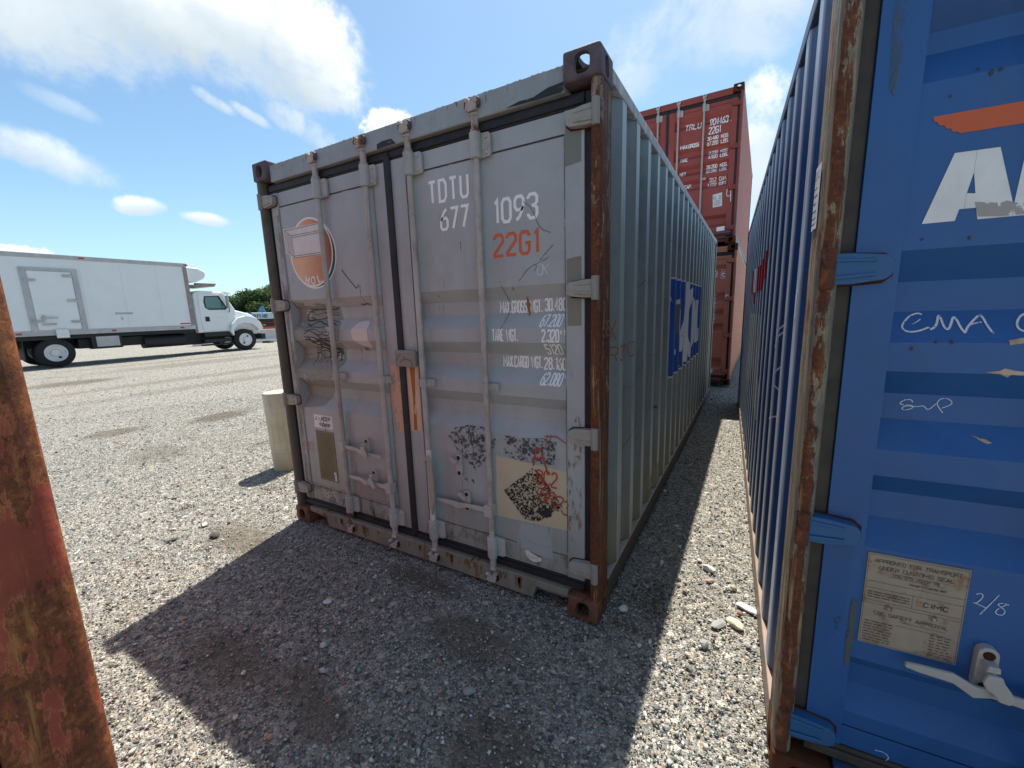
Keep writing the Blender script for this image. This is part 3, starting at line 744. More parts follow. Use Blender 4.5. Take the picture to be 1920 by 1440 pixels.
# the stones one can pick out
STONE = {'w': (.62, .61, .57), 'c': (.50, .46, .36), 'p': (.45, .30, .26), 'b': (.24, .17, .12), 'g': (.30, .30, .29), 'r': (.30, .11, .07), 'd': (.07, .068, .068), 's': (.52, .26, .16)}
SM = {k: simple('stone_' + k, v, .85, var=.16, nscale=30, bump=.6) for k, v in STONE.items()}
ST = [(2.52, .17, .053, 'w', 'white angular stone just right of the grey container front bottom corner casting', (1, .9, .7)),
 (2.62, .67, .036, 'w', 'small white upright stone in the shade beside the grey container bottom rail', (.8, .7, 1.1)),
 (2.88, .73, .070, 'w', 'long white stone in the sunny strip between the grey and blue containers', (1.3, .6, .6)),
 (2.89, .63, .040, 'p', 'flat pink stone lying just in front of the long white stone', (1.4, .7, .4)),
 (3.01, .61, .035, 'c', 'cream block shaped stone nearest the blue container rail beyond the pink stone', (.9, 1, .9)),
 (2.82, .81, .033, 'w', 'small white stone just behind the long white stone', (1.1, .8, .6)),
 (2.77, .55, .027, 'p', 'small rose stone on the shadow edge between the containers', (1, .9, .6)),
 (2.78, .46, .029, 'b', 'brown stone on the shadow edge in front of the rose stone', (1.1, .9, .7)),
 (2.96, .28, .066, 'g', 'flat grey slate like stone in the sunny strip, left of the cream slab', (1.4, .8, .35)),
 (3.03, .32, .073, 'c', 'flat cream slab of stone close to the blue container', (1.4, .9, .4)),
 (3.05, .41, .030, 'r', 'small brick red stone close to the blue container rail', (1, .8, .7)),
 (2.91, .11, .050, 'g', 'rounded grey stone alone in the sunny strip in front of the two flat slabs', (1.1, .9, .7)),
 (2.65, -.03, .025, 'w', 'round white pebble in the shade in front of the grey container right corner', (1, 1, .9)),
 (3.08, .47, .080, 'w', 'large pale flat stone pressed against the blue container bottom rail', (.7, 1.6, .3)),
 (2.85, .02, .027, 'c', 'small cream pebble on the sunny side of the shadow edge, nearest the camera', (1, .8, .7)),
 (2.63, 1.18, .034, 'w', 'white chip of stone in the shade far along the grey container side', (1.2, .8, .5)),
 (2.45, 1.75, .037, 'w', 'white stone farthest along the grey container bottom rail', (1.2, .8, .5)),
 (-.31, -.44, .078, 'd', 'dark flat stone on the sunny gravel left of the container shadow', (1.2, .8, .45)),
 (-.53, -.62, .054, 'd', 'smaller dark sliver of stone on the sunny gravel near the red post', (1.5, .7, .3)),
 (-.56, -.39, .049, 'w', 'white stone behind the dark flat stone on the sunny gravel', (1.2, .9, .5)),
 (.06, -.93, .028, 'g', 'grey pebble on the sunny gravel just outside the container shadow', (1.1, .9, .7)),
 (.26, -.93, .030, 'g', 'grey blue pebble lying exactly on the container shadow edge', (1.4, .9, .6)),
 (1.07, -.52, .044, 'w', 'cream white stone in the shade in front of the left door', (1.2, .9, .6)),
 (1.32, -.73, .033, 'w', 'white cube shaped pebble in the middle of the container shadow', (1, 1, .8)),
 (1.14, -1.0, .026, 'w', 'tiny white pebble in the shadow near the brown dirt patch', (1, .9, .7)),
 (1.53, -1.11, .024, 's', 'salmon coloured pebble near the front of the container shadow', (1.2, .9, .7)),
 (1.33, -1.13, .021, 'w', 'small whitish pebble left of the salmon coloured pebble', (1.1, .9, .7)),
 (2.09, -.60, .053, 'g', 'pale grey rounded stone in the shadow, nearest one to the camera', (1.1, .9, .7)),
 (1.89, .0, .030, 'p', 'pinkish stone tucked below the container door sill', (1.3, .8, .6))]
def rock(name, s, mat, asp, seed):
    rr = random.Random(seed); bm = bmesh.new(); bmesh.ops.create_icosphere(bm, subdivisions=2, radius=1)
    for _ in range(7):
        nrm = Vector((rr.gauss(0, 1), rr.gauss(0, 1), rr.gauss(0, 1))).normalized(); dd = rr.uniform(.62, .85)
        for v in bm.verts:
            k = v.co.dot(nrm) - dd
            if k > 0: v.co -= nrm * k
    for v in bm.verts: v.co = Vector((v.co.x * asp[0], v.co.y * asp[1], v.co.z * asp[2])) * s * .5 * (1 + rr.uniform(-.03, .03))
    me = bpy.data.meshes.new(name); bm.to_mesh(me); bm.free(); me.materials.append(mat); return me
for i, (x, y, s, k, lb, asp) in enumerate(ST):
    o = place(rock('stone', s, SM[k], asp, i), 'stone', None, (x, y, s * asp[2] * .30), rot=(0, 0, i * 1.3))
    tag(o, lb, 'stone', 'larger stones lying on the gravel')

# green moss tufts near the corner
mm = simple('moss', (.055, .075, .02), .95, var=.4, nscale=60)
mb = MB()
for k in range(1500):
    cx, cy = random.choice([(2.60, .30), (2.68, .24), (2.52, .05), (2.66, .42), (-.78, .25), (-1.05, -.30), (-2.3, 1.0)]); x = cx + random.gauss(0, .05); y = cy + random.gauss(0, .05); a = random.uniform(0, 6.28); h = random.uniform(.004, .012)
    dx, dy = math.cos(a) * .0025, math.sin(a) * .0025; z0 = .001
    mb.add([(x - dx, y - dy, z0), (x + dx, y + dy, z0), (x + random.uniform(-.006, .006), y + random.uniform(-.006, .006), z0 + h)], [(0, 1, 2)])
o = mb.build('moss', mm); o['kind'] = 'stuff'

# ------------------------------------------------------------------ container materials
BLK = simple('gasket_rubber', (.022, .022, .026), .55, var=.35, nscale=14, bump=.3, spec=.35)
BLKB = simple('gasket_rubber_brown', (.055, .045, .036), .65, var=.3, nscale=14, bump=.3)
UNDER = simple('floor_wood', (.03, .024, .02), .9)
GALV = paint('galvanised_bar', (.46, .43, .40), rust=.60, dirt=1.3, dirtc=(.20, .155, .12), rough=.5, spec=.5, var=.12)
GALVD = paint('galvanised_guide', (.44, .44, .42), rust=.46, dirt=1.2, dirtc=(.17, .15, .12), rough=.5, spec=.5, var=.14)
CAMM = paint('cam_steel', (.46, .42, .39), rust=.80, dirt=.8, dirtc=(.20, .13, .09), rough=.6)
def mauve(name, a, b, rust=.3):
    m, t = material(name); O = t.coord(); n = t.noise(O, 16, 8, .7, .3); n2 = t.noise(O, 60, 5, .7)
    col = t.mix(t.mrange(n, .36, .66), a, b); col = t.mix(t.mrange(t.noise(t.scale(O, (30, 30, 8)), 1, 6, .7), .68 - .2 * rust, .74 - .2 * rust, 0, .8), col, (.20, .085, .05)); col = t.mix(t.mrange(n2, .66, .74, 0, .35), col, (.34, .30, .28))
    t.put(t.b.inputs['Base Color'], col); t.b.inputs['Roughness'].default_value = .7; t.b.inputs['Specular IOR Level'].default_value = .35
    bp = t.node('ShaderNodeBump'); bp.inputs['Strength'].default_value = .6; bp.inputs['Distance'].default_value = .003; t.put(bp.inputs['Height'], t.math('ADD', n2, n)); t.l.new(bp.outputs[0], t.b.inputs['Normal']); return m
KEEP = mauve('keeper_mauve', (.06, .042, .045), (.15, .105, .10), .3); KEEPL = rusty('keeper_rust', .02, .34, (.8, .8, .85))
HNDM = paint('handle_zinc', (.46, .43, .40), rust=.25, dirt=.5, dirtc=(.24, .20, .16), rough=.42, spec=.6)
grey = (.385, .415, .425)
BOLT = rusty('bolt_rust', .02, .30, (.9, .7, .65))
RIM_SHADE = rusty('rim_rust_shade', .02, .40)
G = dict(
    body=paint('grey_side', (.215, .240, .232), rust=.48, dirt=1.0, dirtc=(.115, .112, .075), rough=.42, wear=('x', 2.4318, 2.4328), wear_sheenc=(.42, .46, .44), foot=.8, patch=.35, var=.13),  # pale rib flats: scuffs plus sky reflection put into the colour
    door=paint('grey_door', grey, rust=.30, dirt=.55, dirtc=(.25, .24, .195), rough=.42, foot=.65, patch=.10, spec=.4),
    head=paint('grey_header', (.31, .345, .355), rust=.46, dirt=.7, dirtc=(.20, .19, .15), rough=.45),
    frame=paint('grey_frame', (.18, .21, .20), rust=.5, dirt=.8, dirtc=(.13, .12, .08)),
    gasket=BLK, bolt=BOLT, bar=GALV, guide=GALVD, cam=CAMM, keeper=KEEP, handle=HNDM,
    hinge=paint('grey_hinge', (.35, .35, .31), rust=.44, dirt=1.2, dirtc=(.19, .165, .11), rough=.5, patch=.2),
    cast_top=mauve('casting_mauve', (.075, .06, .078), (.135, .105, .115), .2), cast_bot=mauve('casting_rust', (.085, .036, .022), (.19, .085, .042), .7), keeper_low=KEEPL,
    post=scraped('post_rust', (.19, .165, .13), rust=.74, straw=.46, sv=2.6, strawc=(.52, .38, .24), grime=.4, low=.10, pale=.9, palec=(.50, .42, .39)), pin=paint('pin_grey', (.30, .29, .26), rust=.5, dirt=.9, dirtc=(.2, .13, .08)),
    post_left=paint('post_grimy', (.13, .125, .10), rust=.5, dirt=.9, dirtc=(.05, .045, .032), rough=.6),
    rail=scraped('rail_scraped', (.60, .60, .59), rust=.12, straw=.45, strawc=(.62, .57, .54), grime=.8, pale=.8, palec=(.56, .46, .43)),
    flange=paint('flange_pale', (.46, .42, .38), rust=.4, dirt=.7, dirtc=(.28, .22, .17)), bottom=paint('rail_brown', (.095, .08, .066), rust=.42, dirt=.9, dirtc=(.05, .04, .03), rough=.7),
    sill=paint('sill_grey', (.24, .235, .19), rust=.62, dirt=1.0, dirtc=(.115, .095, .06), rough=.6), under=UNDER)
blue = (.020, .100, .300)
Bm = dict(
    body=paint('blue_side', (.016, .06, .20), rust=.24, dirt=.35, dirtc=(.05, .07, .09), rough=.35),
    body_left=paint('blue_side_left', (.016, .060, .20), rust=.22, dirt=.4, dirtc=(.06, .08, .10), rough=.38, wear=('x', .012, .0055), wear_sheenc=(.58, .64, .70), foot=.4),  # pale rib edges paint in the grazing sun highlight along with scuffs
    door=paint('blue_door', blue, rust=.27, dirt=.42, dirtc=(.075, .115, .13), rough=.40, var=.16, patch=.22, spec=.45, streak=.8),
    head=paint('blue_header', (.03, .10, .33), rust=.4, dirt=.7, dirtc=(.10, .10, .08)),
    frame=paint('blue_frame', (.03, .08, .22), rust=.5, dirt=.8, dirtc=(.10, .09, .07)),
    gasket=BLKB, bolt=BOLT, bar=HNDM, guide=GALVD, cam=CAMM, keeper=KEEP, handle=HNDM,
    hinge=paint('blue_hinge', (.03, .125, .30), rust=.38, dirt=.6, dirtc=(.10, .10, .08), rough=.42),
    cast_top=rusty('casting_blue_top', .1, .5), cast_bot=rusty('casting_blue_bot', .1, .5),
    post=scraped('post_blue_plain', (.05, .07, .10), rust=.5, straw=.4), pin=scraped('pin_brown', (.08, .035, .025), rust=.8, straw=.1),
    post_left=scraped('post_straw', (.17, .155, .125), rust=.56, straw=.66, sv=2.6, split=.045, strawc=(.52, .38, .21), grime=.6, seed=2.3), inset=.178,
    rail=paint('blue_rail', (.10, .13, .19), rust=.35, dirt=.8, dirtc=(.14, .13, .11)),
    bottom=paint('rail_tan', (.30, .21, .17), rust=.35, dirt=.8, dirtc=(.17, .12, .09)),
    sill=paint('blue_sill', (.035, .085, .18), rust=.5, dirt=1.0, dirtc=(.11, .095, .06)), under=UNDER)
def redset(n, c, side, gk=BLK):
    return dict(body=paint(n + '_side', side, rust=.15, dirt=.25, dirtc=(.2, .1, .08), wear=('x', 2.4245, 2.4325), wear_sheenc=(.50, .22, .18), streak=1.2),
        door=paint(n + '_door', c, rust=.10, dirt=.3, dirtc=(.12, .05, .04), rough=.5), head=paint(n + '_head', tuple(x * .9 for x in c), rust=.25, dirt=.4, dirtc=(.1, .05, .04)),
        frame=paint(n + '_frame', tuple(x * .8 for x in c), rust=.3, dirt=.5), gasket=gk, bar=paint(n + '_bar', (.42, .38, .38), rust=.2, dirt=.4), guide=GALVD, cam=GALVD, keeper=KEEP, handle=HNDM,
        hinge=paint(n + '_hinge', tuple(x * .85 for x in c), rust=.2, dirt=.4, dirtc=(.1, .04, .03)), cast_top=rusty(n + '_ct', .05, .4, (1.1, .9, .9)), cast_bot=rusty(n + '_cb', .05, .4, (1.3, 1.1, 1.1)),
        post=paint(n + '_post', tuple(x * .75 for x in c), rust=.5, dirt=.7, dirtc=(.16, .12, .10)), rail=paint(n + '_rail', (.36, .20, .17), rust=.35, dirt=.6), bottom=paint(n + '_bot', (.10, .05, .04), rust=.4, dirt=.7),
        sill=paint(n + '_sill', tuple(x * .55 for x in c), rust=.4, dirt=.7, dirtc=(.08, .06, .05)), under=UNDER)
RT = redset('maroon', (.30, .060, .050), (.42, .115, .088)); RB = redset('brick', (.60, .18, .10), (.56, .18, .10))
LF = redset('oxide', (.30, .055, .035), (.28, .05, .03))
LF['post'] = LF['post_rear'] = scraped('post_oxide', (.30, .068, .042), rust=.57, straw=.30, strawc=(.56, .25, .08), grime=.3, sv=6, seed=5.1, low=.05, rustc=[(.24, (.035, .014, .012)), (.42, (.095, .032, .020)), (.54, (.19, .062, .026)), (.64, (.34, .125, .042)), (.76, (.52, .24, .08))])
LF['body'] = LF['body_left'] = paint('oxide_side_left', (.28, .05, .03), rust=.5, dirt=.5, dirtc=(.16, .08, .04))
DK = redset('slate', (.035, .045, .045), (.03, .04, .04)); DK['rail'] = simple('yellow_rail', (.55, .34, .03), .5)

# ------------------------------------------------------------------ containers in place
HZ = [.270, .960, 1.645, 2.345]
tg = container('shipping_container', 'weathered grey container with four galvanised locking bars standing alone in the middle', G, (0, 0, 0), 0, GREYP, HZ, group='shipping containers in the yard')
for x in (.622, 1.050, 1.388, 1.816): pass
dl, dr_ = doors_of(tg)
b1 = hardware(dl, .622, G); b2 = hardware(dl, 1.050, G); b3 = hardware(dr_, 1.388, G); b4 = hardware(dr_, 1.816, G)
handle(b1, .622, .680, .985, .650, G); catch(dl, .838, .692, G, .125, 1)
handle(b2, 1.050, .455, .645, .462, G); catch(dl, .885, .482, G, .125, 1)
catch(dr_, 1.600, .692, G, .135, 1, True)
handle(b4, 1.816, .470, 1.432, .458, G); catch(dr_, 1.645, .482, G, .125, 1, True)
# hanging third handle: white painted sleeve and a folded down lever
wp = simple('white_bar_paint', (.62, .60, .57), .5, var=.12)
MB().tube([(1.388, .026, .312), (1.388, .026, .76)], .0178, 14).build('bar_paint', wp, b3, smooth=True)
MB().prism([(1.395, .715), (1.428, .70), (1.440, .62), (1.440, .47), (1.432, .43), (1.412, .36), (1.402, .40), (1.398, .60)], 'y', -.012, .004).prism([(1.378, .70), (1.40, .735), (1.432, .728), (1.444, .70), (1.444, .63), (1.434, .63), (1.432, .695), (1.40, .71), (1.388, .69)], 'y', -.020, -.0125).build('handle', paint('worn_lever', (.40, .35, .29), rust=.5, dirt=.8, dirtc=(.2, .15, .1)), b3, bevel=.003)
# seal cover box across the two doors
sl = MB().box(1.184, 1.342, .014, .030, 1.252, 1.350); sl.box(1.190, 1.336, .031, .050, 1.262, 1.340)
sl.build('seal_cover', paint('seal_cover_grey', (.24, .25, .24), rust=.58, dirt=.9, dirtc=(.2, .12, .07)), dr_, bevel=.005)

tb = container('shipping_container', 'bright blue container with a large white wordmark under an orange wing', Bm, (3.1574, -.4, 0), R(2.7), BLUEP, [.228, .905, 1.638, 2.36], group='shipping containers in the yard')
bl, br = doors_of(tb)
def bhandle():
    bb = hardware(bl, .585, Bm); bb2 = hardware(bl, 1.03, Bm)
    handle(bb, .585, .530, .290, .548, Bm); catch(bl, .452, .583, Bm, .135, 1)
    hardware(br, 1.41, Bm); hardware(br, 1.85, Bm)
bhandle()
t_top = container('shipping_container', 'maroon container stacked on top of another behind the grey one', RT, (2.655 - CW, 6.985, 2.635), R(-.9), REDP, [.27, .95, 1.62, 2.30], group='shipping containers in the yard')
t_bot = container('shipping_container', 'brick red container at the bottom of the stack behind the grey one', RB, (2.700 - CW, 6.99, .035), R(-.5), REDP, [.27, .95, 1.62, 2.30], group='shipping containers in the yard')
for tt, MM in ((t_top, RT), (t_bot, RB)):
    a, b = doors_of(tt)
    for do, xs_ in ((a, (.60, 1.04)), (b, (1.40, 1.83))):
        for x in xs_:
            ba = hardware(do, x, MM)
            if x in (1.04, 1.40): handle(ba, x, .62, x - .36 if x < 1.2 else x + .36, .62, MM)
tl = container('shipping_container', 'rust streaked oxide red container corner post in the left foreground', LF, (1.800 - CW, -1.540 - CLN, 0), 0, REDP, [.27, .95, 1.62, 2.30], group='shipping containers in the yard')
tl.rotation_euler = (0, R(-.7), 0)
tk = container('shipping_container', 'dark container far back in the gap behind the red stack', DK, (2.70 - CW, 14.0, .03), R(-.5), REDP, [.27, .95, 1.62, 2.30], group='shipping containers in the yard')
# ------------------------------------------------------------------ print, stickers and scrawls
WHT = decal('white_print', (.93, .93, .93), .02, 60, c2=(.88, .88, .89)); WHTW = decal('white_print_worn', (.74, .75, .75), .30, 55)
ORG = decal('orange_print', (.66, .135, .055), .12, 60); BLKI = decal('black_marker', (.03, .028, .028), .22, 90); REDM = decal('red_marker', (.42, .075, .035), .22, 120)
CHALK = decal('chalk', (.74, .72, .70), .34, 170); CHALKT = decal('chalk_thin', (.62, .68, .78), .36, 150)
PINKM = decal('pink_marker', (.50, .20, .14), .48, 110)
def fit(fl, txt, x0, x1, z, h, sw=.15, gap=.32, slant=0.0, jit=0.0):
    u = 0.0
    for ch in txt:
        if ch == ' ': u += .75 + gap; continue
        u += (.35 if ch in '.,:' else .45 if ch in '1I' else 1.6 if ch in 'MW' else 1.0) + gap
    fl.text(txt, x0, z, h, (x1 - x0) / (u - gap), gap, sw, slant, 0, jit); return fl
def art(parent, name, mat, fl, prof, kind='door', eps=.0012, label=None): return drape(fl, name, mat, parent, prof, kind, eps, label=label)
f = Flat(); fit(f, 'TDTU', 1.487, 1.738, 2.132, .103, .145, .62); fit(f, '677', 1.556, 1.728, 1.990, .100, .15, .50, .03); fit(f, '1093', 1.888, 2.121, 1.982, .104, .148, .55)
art(dr_, 'lettering', WHT, f, GREYP)
f = Flat(); fit(f, '22G1', 1.883, 2.122, 1.826, .099, .148, .52); art(dr_, 'lettering', ORG, f, GREYP, label='orange size code')
f = Flat()
fit(f, 'MAX.GROSS WGT.', 1.870, 2.112, 1.548, .056, .128, .42); fit(f, '30.480', 2.130, 2.238, 1.553, .056, .140, .42); fit(f, 'KGS', 2.246, 2.272, 1.590, .020, .17, .5)
fit(f, '67.200', 2.118, 2.226, 1.478, .054, .140, .42, .12); fit(f, 'LBS', 2.242, 2.268, 1.512, .020, .17, .5, .1)
fit(f, 'TARE WGT.', 1.850, 2.000, 1.408, .056, .128, .42); fit(f, '2.320', 2.135, 2.222, 1.405, .056, .140, .42); fit(f, 'K S', 2.232, 2.258, 1.441, .018, .17, .5)
fit(f, '5120', 2.142, 2.226, 1.340, .050, .140, .42); fit(f, 'LBS', 2.244, 2.264, 1.368, .016, .17, .5)
fit(f, 'MAX.CARGO WGT.', 1.880, 2.108, 1.267, .056, .128, .42); fit(f, '28.160', 2.120, 2.236, 1.263, .056, .140, .42); fit(f, 'K S', 2.246, 2.272, 1.300, .018, .17, .5)
fit(f, '62.080', 2.118, 2.226, 1.192, .054, .140, .42, .12); fit(f, 'LBS', 2.240, 2.266, 1.227, .020, .17, .5, .1)
art(dr_, 'lettering', WHT, f, GREYP, label='weight table in white')
# round emblem: disc, carton and letters (the figure in front of it is left out)
def ell(cx, cz, a, b, n=40, a0=0.0, a1=2 * math.pi): return [(cx + a * math.cos(th), cz + b * math.sin(th)) for th in np.linspace(a0, a1, n, endpoint=(a1 - a0) < 6)]
cx, cz = .452, 1.977
GRN = decal('green_print', (.03, .12, .07), 0); ORD = decal('orange_disc', (.60, .25, .095), 0)
m, t = material('orange_disc_gradient'); O = t.coord(); sx = t.sep(O)[0]
t.put(t.b.inputs['Base Color'], t.mix(t.math('ADD', t.mrange(sx, .33, .66), t.math('MULTIPLY', t.math('SUBTRACT', t.noise(O, 25, 5, .6), .5), .3)), (.78, .46, .26), (.42, .085, .025))); t.b.inputs['Roughness'].default_value = .5; ORD = m  # printed gradient, pale orange on the left to deep orange on the right
em = art(dl, 'emblem', WHT, Flat().poly(ell(cx + .02, cz - .012, .232, .222)[::1]), GREYP, eps=.0008)
art(em, 'emblem_green', GRN, Flat().poly(ell(cx + .024, cz - .016, .218, .208)), GREYP, eps=.0012)
art(em, 'emblem_disc', WHT, Flat().poly(ell(cx, cz, .222, .222)), GREYP, eps=.0016)
art(em, 'emblem_disc', ORD, Flat().poly(ell(cx, cz, .210, .210)), GREYP, eps=.0020)
CRT = decal('carton_white', (.70, .69, .65), 0)
art(em, 'emblem_box', CRT, Flat().poly([(.18, 2.155), (.186, 2.0), (.275, 1.955), (.567, 1.953), (.567, 2.14), (.535, 2.152)]), GREYP, eps=.0024)
f = Flat(); w = .0035
for q in ([(.194, 2.143), (.266, 2.104), (.56, 2.104)], [(.194, 2.143), (.535, 2.146)], [(.266, 2.104), (.277, 1.958), (.565, 1.958)], [(.200, 2.135), (.204, 2.006), (.277, 1.964)], [(.277, 1.970), (.56, 1.970)], [(.272, 2.090), (.56, 2.092)], [(.22, 2.12), (.225, 1.995)], [(.236, 2.115), (.242, 1.986)], [(.252, 2.108), (.26, 1.976)]): f.line(q, w)
art(em, 'emblem_outline', decal('grey_line', (.16, .15, .16), 0), f, GREYP, eps=.0030)
f = Flat()
def serif(fl, x, z, h, rot, ch):
    ca, sa = math.cos(rot), math.sin(rot)
    sh = {'M': [([(0, 0), (0, 1)], .16), ([(0, 1), (.5, .2), (1, 1)], .22), ([(1, 1), (1, 0)], .26), ([(-.2, 0), (.2, 0)], .1), ([(.75, 0), (1.25, 0)], .1), ([(-.2, 1), (.1, 1)], .1), ([(.9, 1), (1.25, 1)], .1)],
          'O': [(_r(0, 0, .95, 1, .3), .24)], 'L': [([(.1, 0), (.1, 1)], .26), ([(-.1, 0), (.85, 0), (.9, .3)], .1), ([(-.1, 1), (.32, 1)], .1)]}[ch]
    for st, wd in sh: fl.line([(x + (a * .85 * ca - b * sa) * h, z + (a * .85 * sa + b * ca) * h) for a, b in st], wd * h)
serif(f, .366, 1.790, .042, -.30, 'M'); serif(f, .432, 1.776, .044, 0, 'O'); serif(f, .505, 1.781, .044, .32, 'L')
art(em, 'lettering', WHT, f, GREYP, eps=.0034)
# stickers and plate on the left door
st = art(dl, 'sticker', decal('sticker_white', (.76, .76, .78), .04, 40), Flat().poly([(.283, .862), (.487, .862), (.482, .767), (.277, .766)]), GREYP, eps=.0012)
f = Flat(); fit(f, 'J  ACEP', .292, .462, .824, .026, .2, .3); fit(f, 'YU0409', .335, .452, .780, .022, .22, .3)
f.line([(.33, .842), (.372, .80), (.37, .775)], .004); f.line([(.395, .855), (.385, .80), (.40, .77), (.395, .735)], .004); art(st, 'lettering', BLKI, f, GREYP, eps=.002)
def plate_mat(name, c, ink, sc=1.0):
    m, t = material(name); O = t.coord()
    n = t.noise(O, 22, 7, .7); n2 = t.noise(O, 6, 4, .6)
    col = t.mix(t.mrange(n2, .35, .65), c, tuple(x * .78 for x in c)); col = t.mix(t.mrange(n, .55, .64, 0, .75), col, (.24, .12, .05))
    t.put(t.b.inputs['Base Color'], col); t.b.inputs['Roughness'].default_value = .5; t.b.inputs['Metallic'].default_value = .25; return m
PLM = plate_mat('plate_brown', (.20, .165, .095), (0, 0, 0)); PLB = plate_mat('plate_tan', (.40, .33, .26), (0, 0, 0))
pl_ = MB().box(.283, .482, GREYP(.6) - .003, GREYP(.6) - .0005, .365, .745).build('rating_plate', PLM, dl)
f = Flat(); rr = random.Random(3); z = .722
while z > .385:
    x = .300
    while x < .455:
        L = rr.uniform(.01, .04); f.line([(x, z), (min(x + L, .465), z)], .0042); x += L + .008
    z -= .0165
art(pl_, 'lettering', decal('plate_ink', (.10, .075, .045), .3, 120), f, GREYP(.6) - .0036, 'flat')
art(pl_, 'sticker', WHTW, Flat().poly([(.445, .445), (.470, .442), (.474, .375), (.450, .378)]), GREYP(.6) - .0036, 'flat')
# scrawls and patches on the left door
art(dl, 'paint_patch', decal('patch_pale', (.30, .30, .255), .42, 9, c2=(.26, .28, .26)), Flat().poly([(.168, 1.66), (.40, 1.655), (.62, 1.62), (.655, 1.47), (.63, 1.24), (.40, .93), (.175, .90)]), GREYP, eps=.0006)
f = Flat(); rr = random.Random(11)
for k in range(15):
    zc = 1.60 - k * .0225; x0, x1 = .275 + .02 * rr.random() + (.05 if k > 9 else 0), .605 + .01 * rr.random(); q = []
    for i in range(8):
        a = i / 7; q.append((x0 + (x1 - x0) * a, zc + rr.uniform(-.016, .016) + .012 * math.sin(a * 7 + k)))
    f.line(smooth(q), rr.uniform(.0035, .0075) if k < 8 else rr.uniform(.005, .012))
f.line(smooth([(.60, 1.603), (.45, 1.61), (.31, 1.60), (.262, 1.565), (.265, 1.53), (.36, 1.535)]), .007)
for x in (.33, .37, .46, .52, .40): f.line(smooth([(x, 1.33), (x + .01, 1.30), (x - .005, 1.26), (x - .02, 1.22 + rr.random() * .02)]), .0045)
for k in range(7):
    a = rr.uniform(.3, .5); f.line(smooth([(a - .05, 1.45 - k * .01), (a + .03, 1.35), (a + .12, 1.33), (a + .1, 1.30 - .01 * k)]), .006)
art(dl, 'scribble', decal('scribble_black', (.035, .033, .033), .28, 45), f, GREYP, eps=.0018)
art(dl, 'paint_patch', decal('patch_white', (.72, .67, .64), .02, 30, c2=(.66, .58, .54)), Flat().poly(smooth([(.766, 1.458), (.798, 1.51), (.87, 1.526), (.915, 1.52), (.92, 1.469), (.923, 1.367), (.91, 1.35), (.87, 1.354), (.809, 1.377), (.772, 1.413), (.766, 1.458)])[:-1]), GREYP, eps=.0014)
f = Flat(); f.line([(.738, 1.846), (.80, 1.78), (.859, 1.725), (.882, 1.747)], .006); f.line([(.84, 1.63), (.86, 1.625), (.90, 1.63), (.92, 1.622)], .006); f.text('IKI', .83, 1.33, .026, .014, .5, .15)
art(dl, 'scribble', BLKI, f, GREYP)
f = Flat(); f.line([(x, z_) for x, z_ in smooth([(.321, .285), (.318, .262), (.340, .258), (.345, .235), (.325, .228)])], .004); f.line([(.352, .275), (.350, .215)], .004); f.line(smooth([(.352, .268), (.375, .278), (.385, .255), (.360, .235)]), .004); f.line(smooth([(.39, .27), (.41, .28), (.415, .255), (.395, .248), (.43, .262), (.44, .205)]), .004)
art(dl, 'scribble', CHALK, f, GREYP)
f = Flat(); f.text('6107', .112, .575, .062, .030, .35, .09, .1, 0, .03)
art(dl, 'scribble', PINKM, f, .0512, 'flat')
art(dl, 'paint_patch', decal('patch_lilac', (.30, .285, .29), .28, 30), Flat().poly([(.71, .424), (.859, .435), (.965, .4), (.956, .319), (.812, .310), (.702, .335)]), GREYP, eps=.0008)
art(dl, 'paint_patch', GRN, Flat().poly([(.812, .225), (.815, .238), (.828, .238), (.834, .225), (.836, .188), (.816, .19)]), .0575, 'flat')
# bare primer strips each side of the centre seam
TAN = decal('primer_tan', (.62, .41, .29), .40, 26, (1.6, 1, .55), c2=(.56, .37, .27)); RUN = decal('rust_run', (.36, .13, .035), .36, 22, (2.2, 1, .25))
art(dl, 'paint_patch', TAN, Flat().poly([(1.098, 1.256), (1.180, 1.248), (1.180, .835), (1.135, .83), (1.098, .96)]), .0512, 'flat')
art(dr_, 'paint_patch', decal('primer_tan2', (.64, .44, .32), .18, 26, (1.6, 1, .5)), Flat().poly([(1.236, 1.25), (1.328, 1.25), (1.328, .858), (1.236, .85)]), .0512, 'flat')
art(dr_, 'rust_run', RUN, Flat().poly([(1.262, 1.25), (1.303, 1.25), (1.292, 1.08), (1.290, .862), (1.262, .858), (1.272, 1.05)]), .0505, 'flat')
f = Flat(); f.line(smooth([(1.195, 1.285), (1.215, 1.318), (1.235, 1.325)]), .006); f.line(smooth([(1.225, 1.275), (1.245, 1.295), (1.29, 1.298), (1.315, 1.285), (1.318, 1.262)]), .006); f.line([(1.25, 1.305), (1.27, 1.31)], .006)
art(dr_, 'rust_run', decal('rust_line', (.24, .08, .03), .2, 60), f, .0136, 'flat')
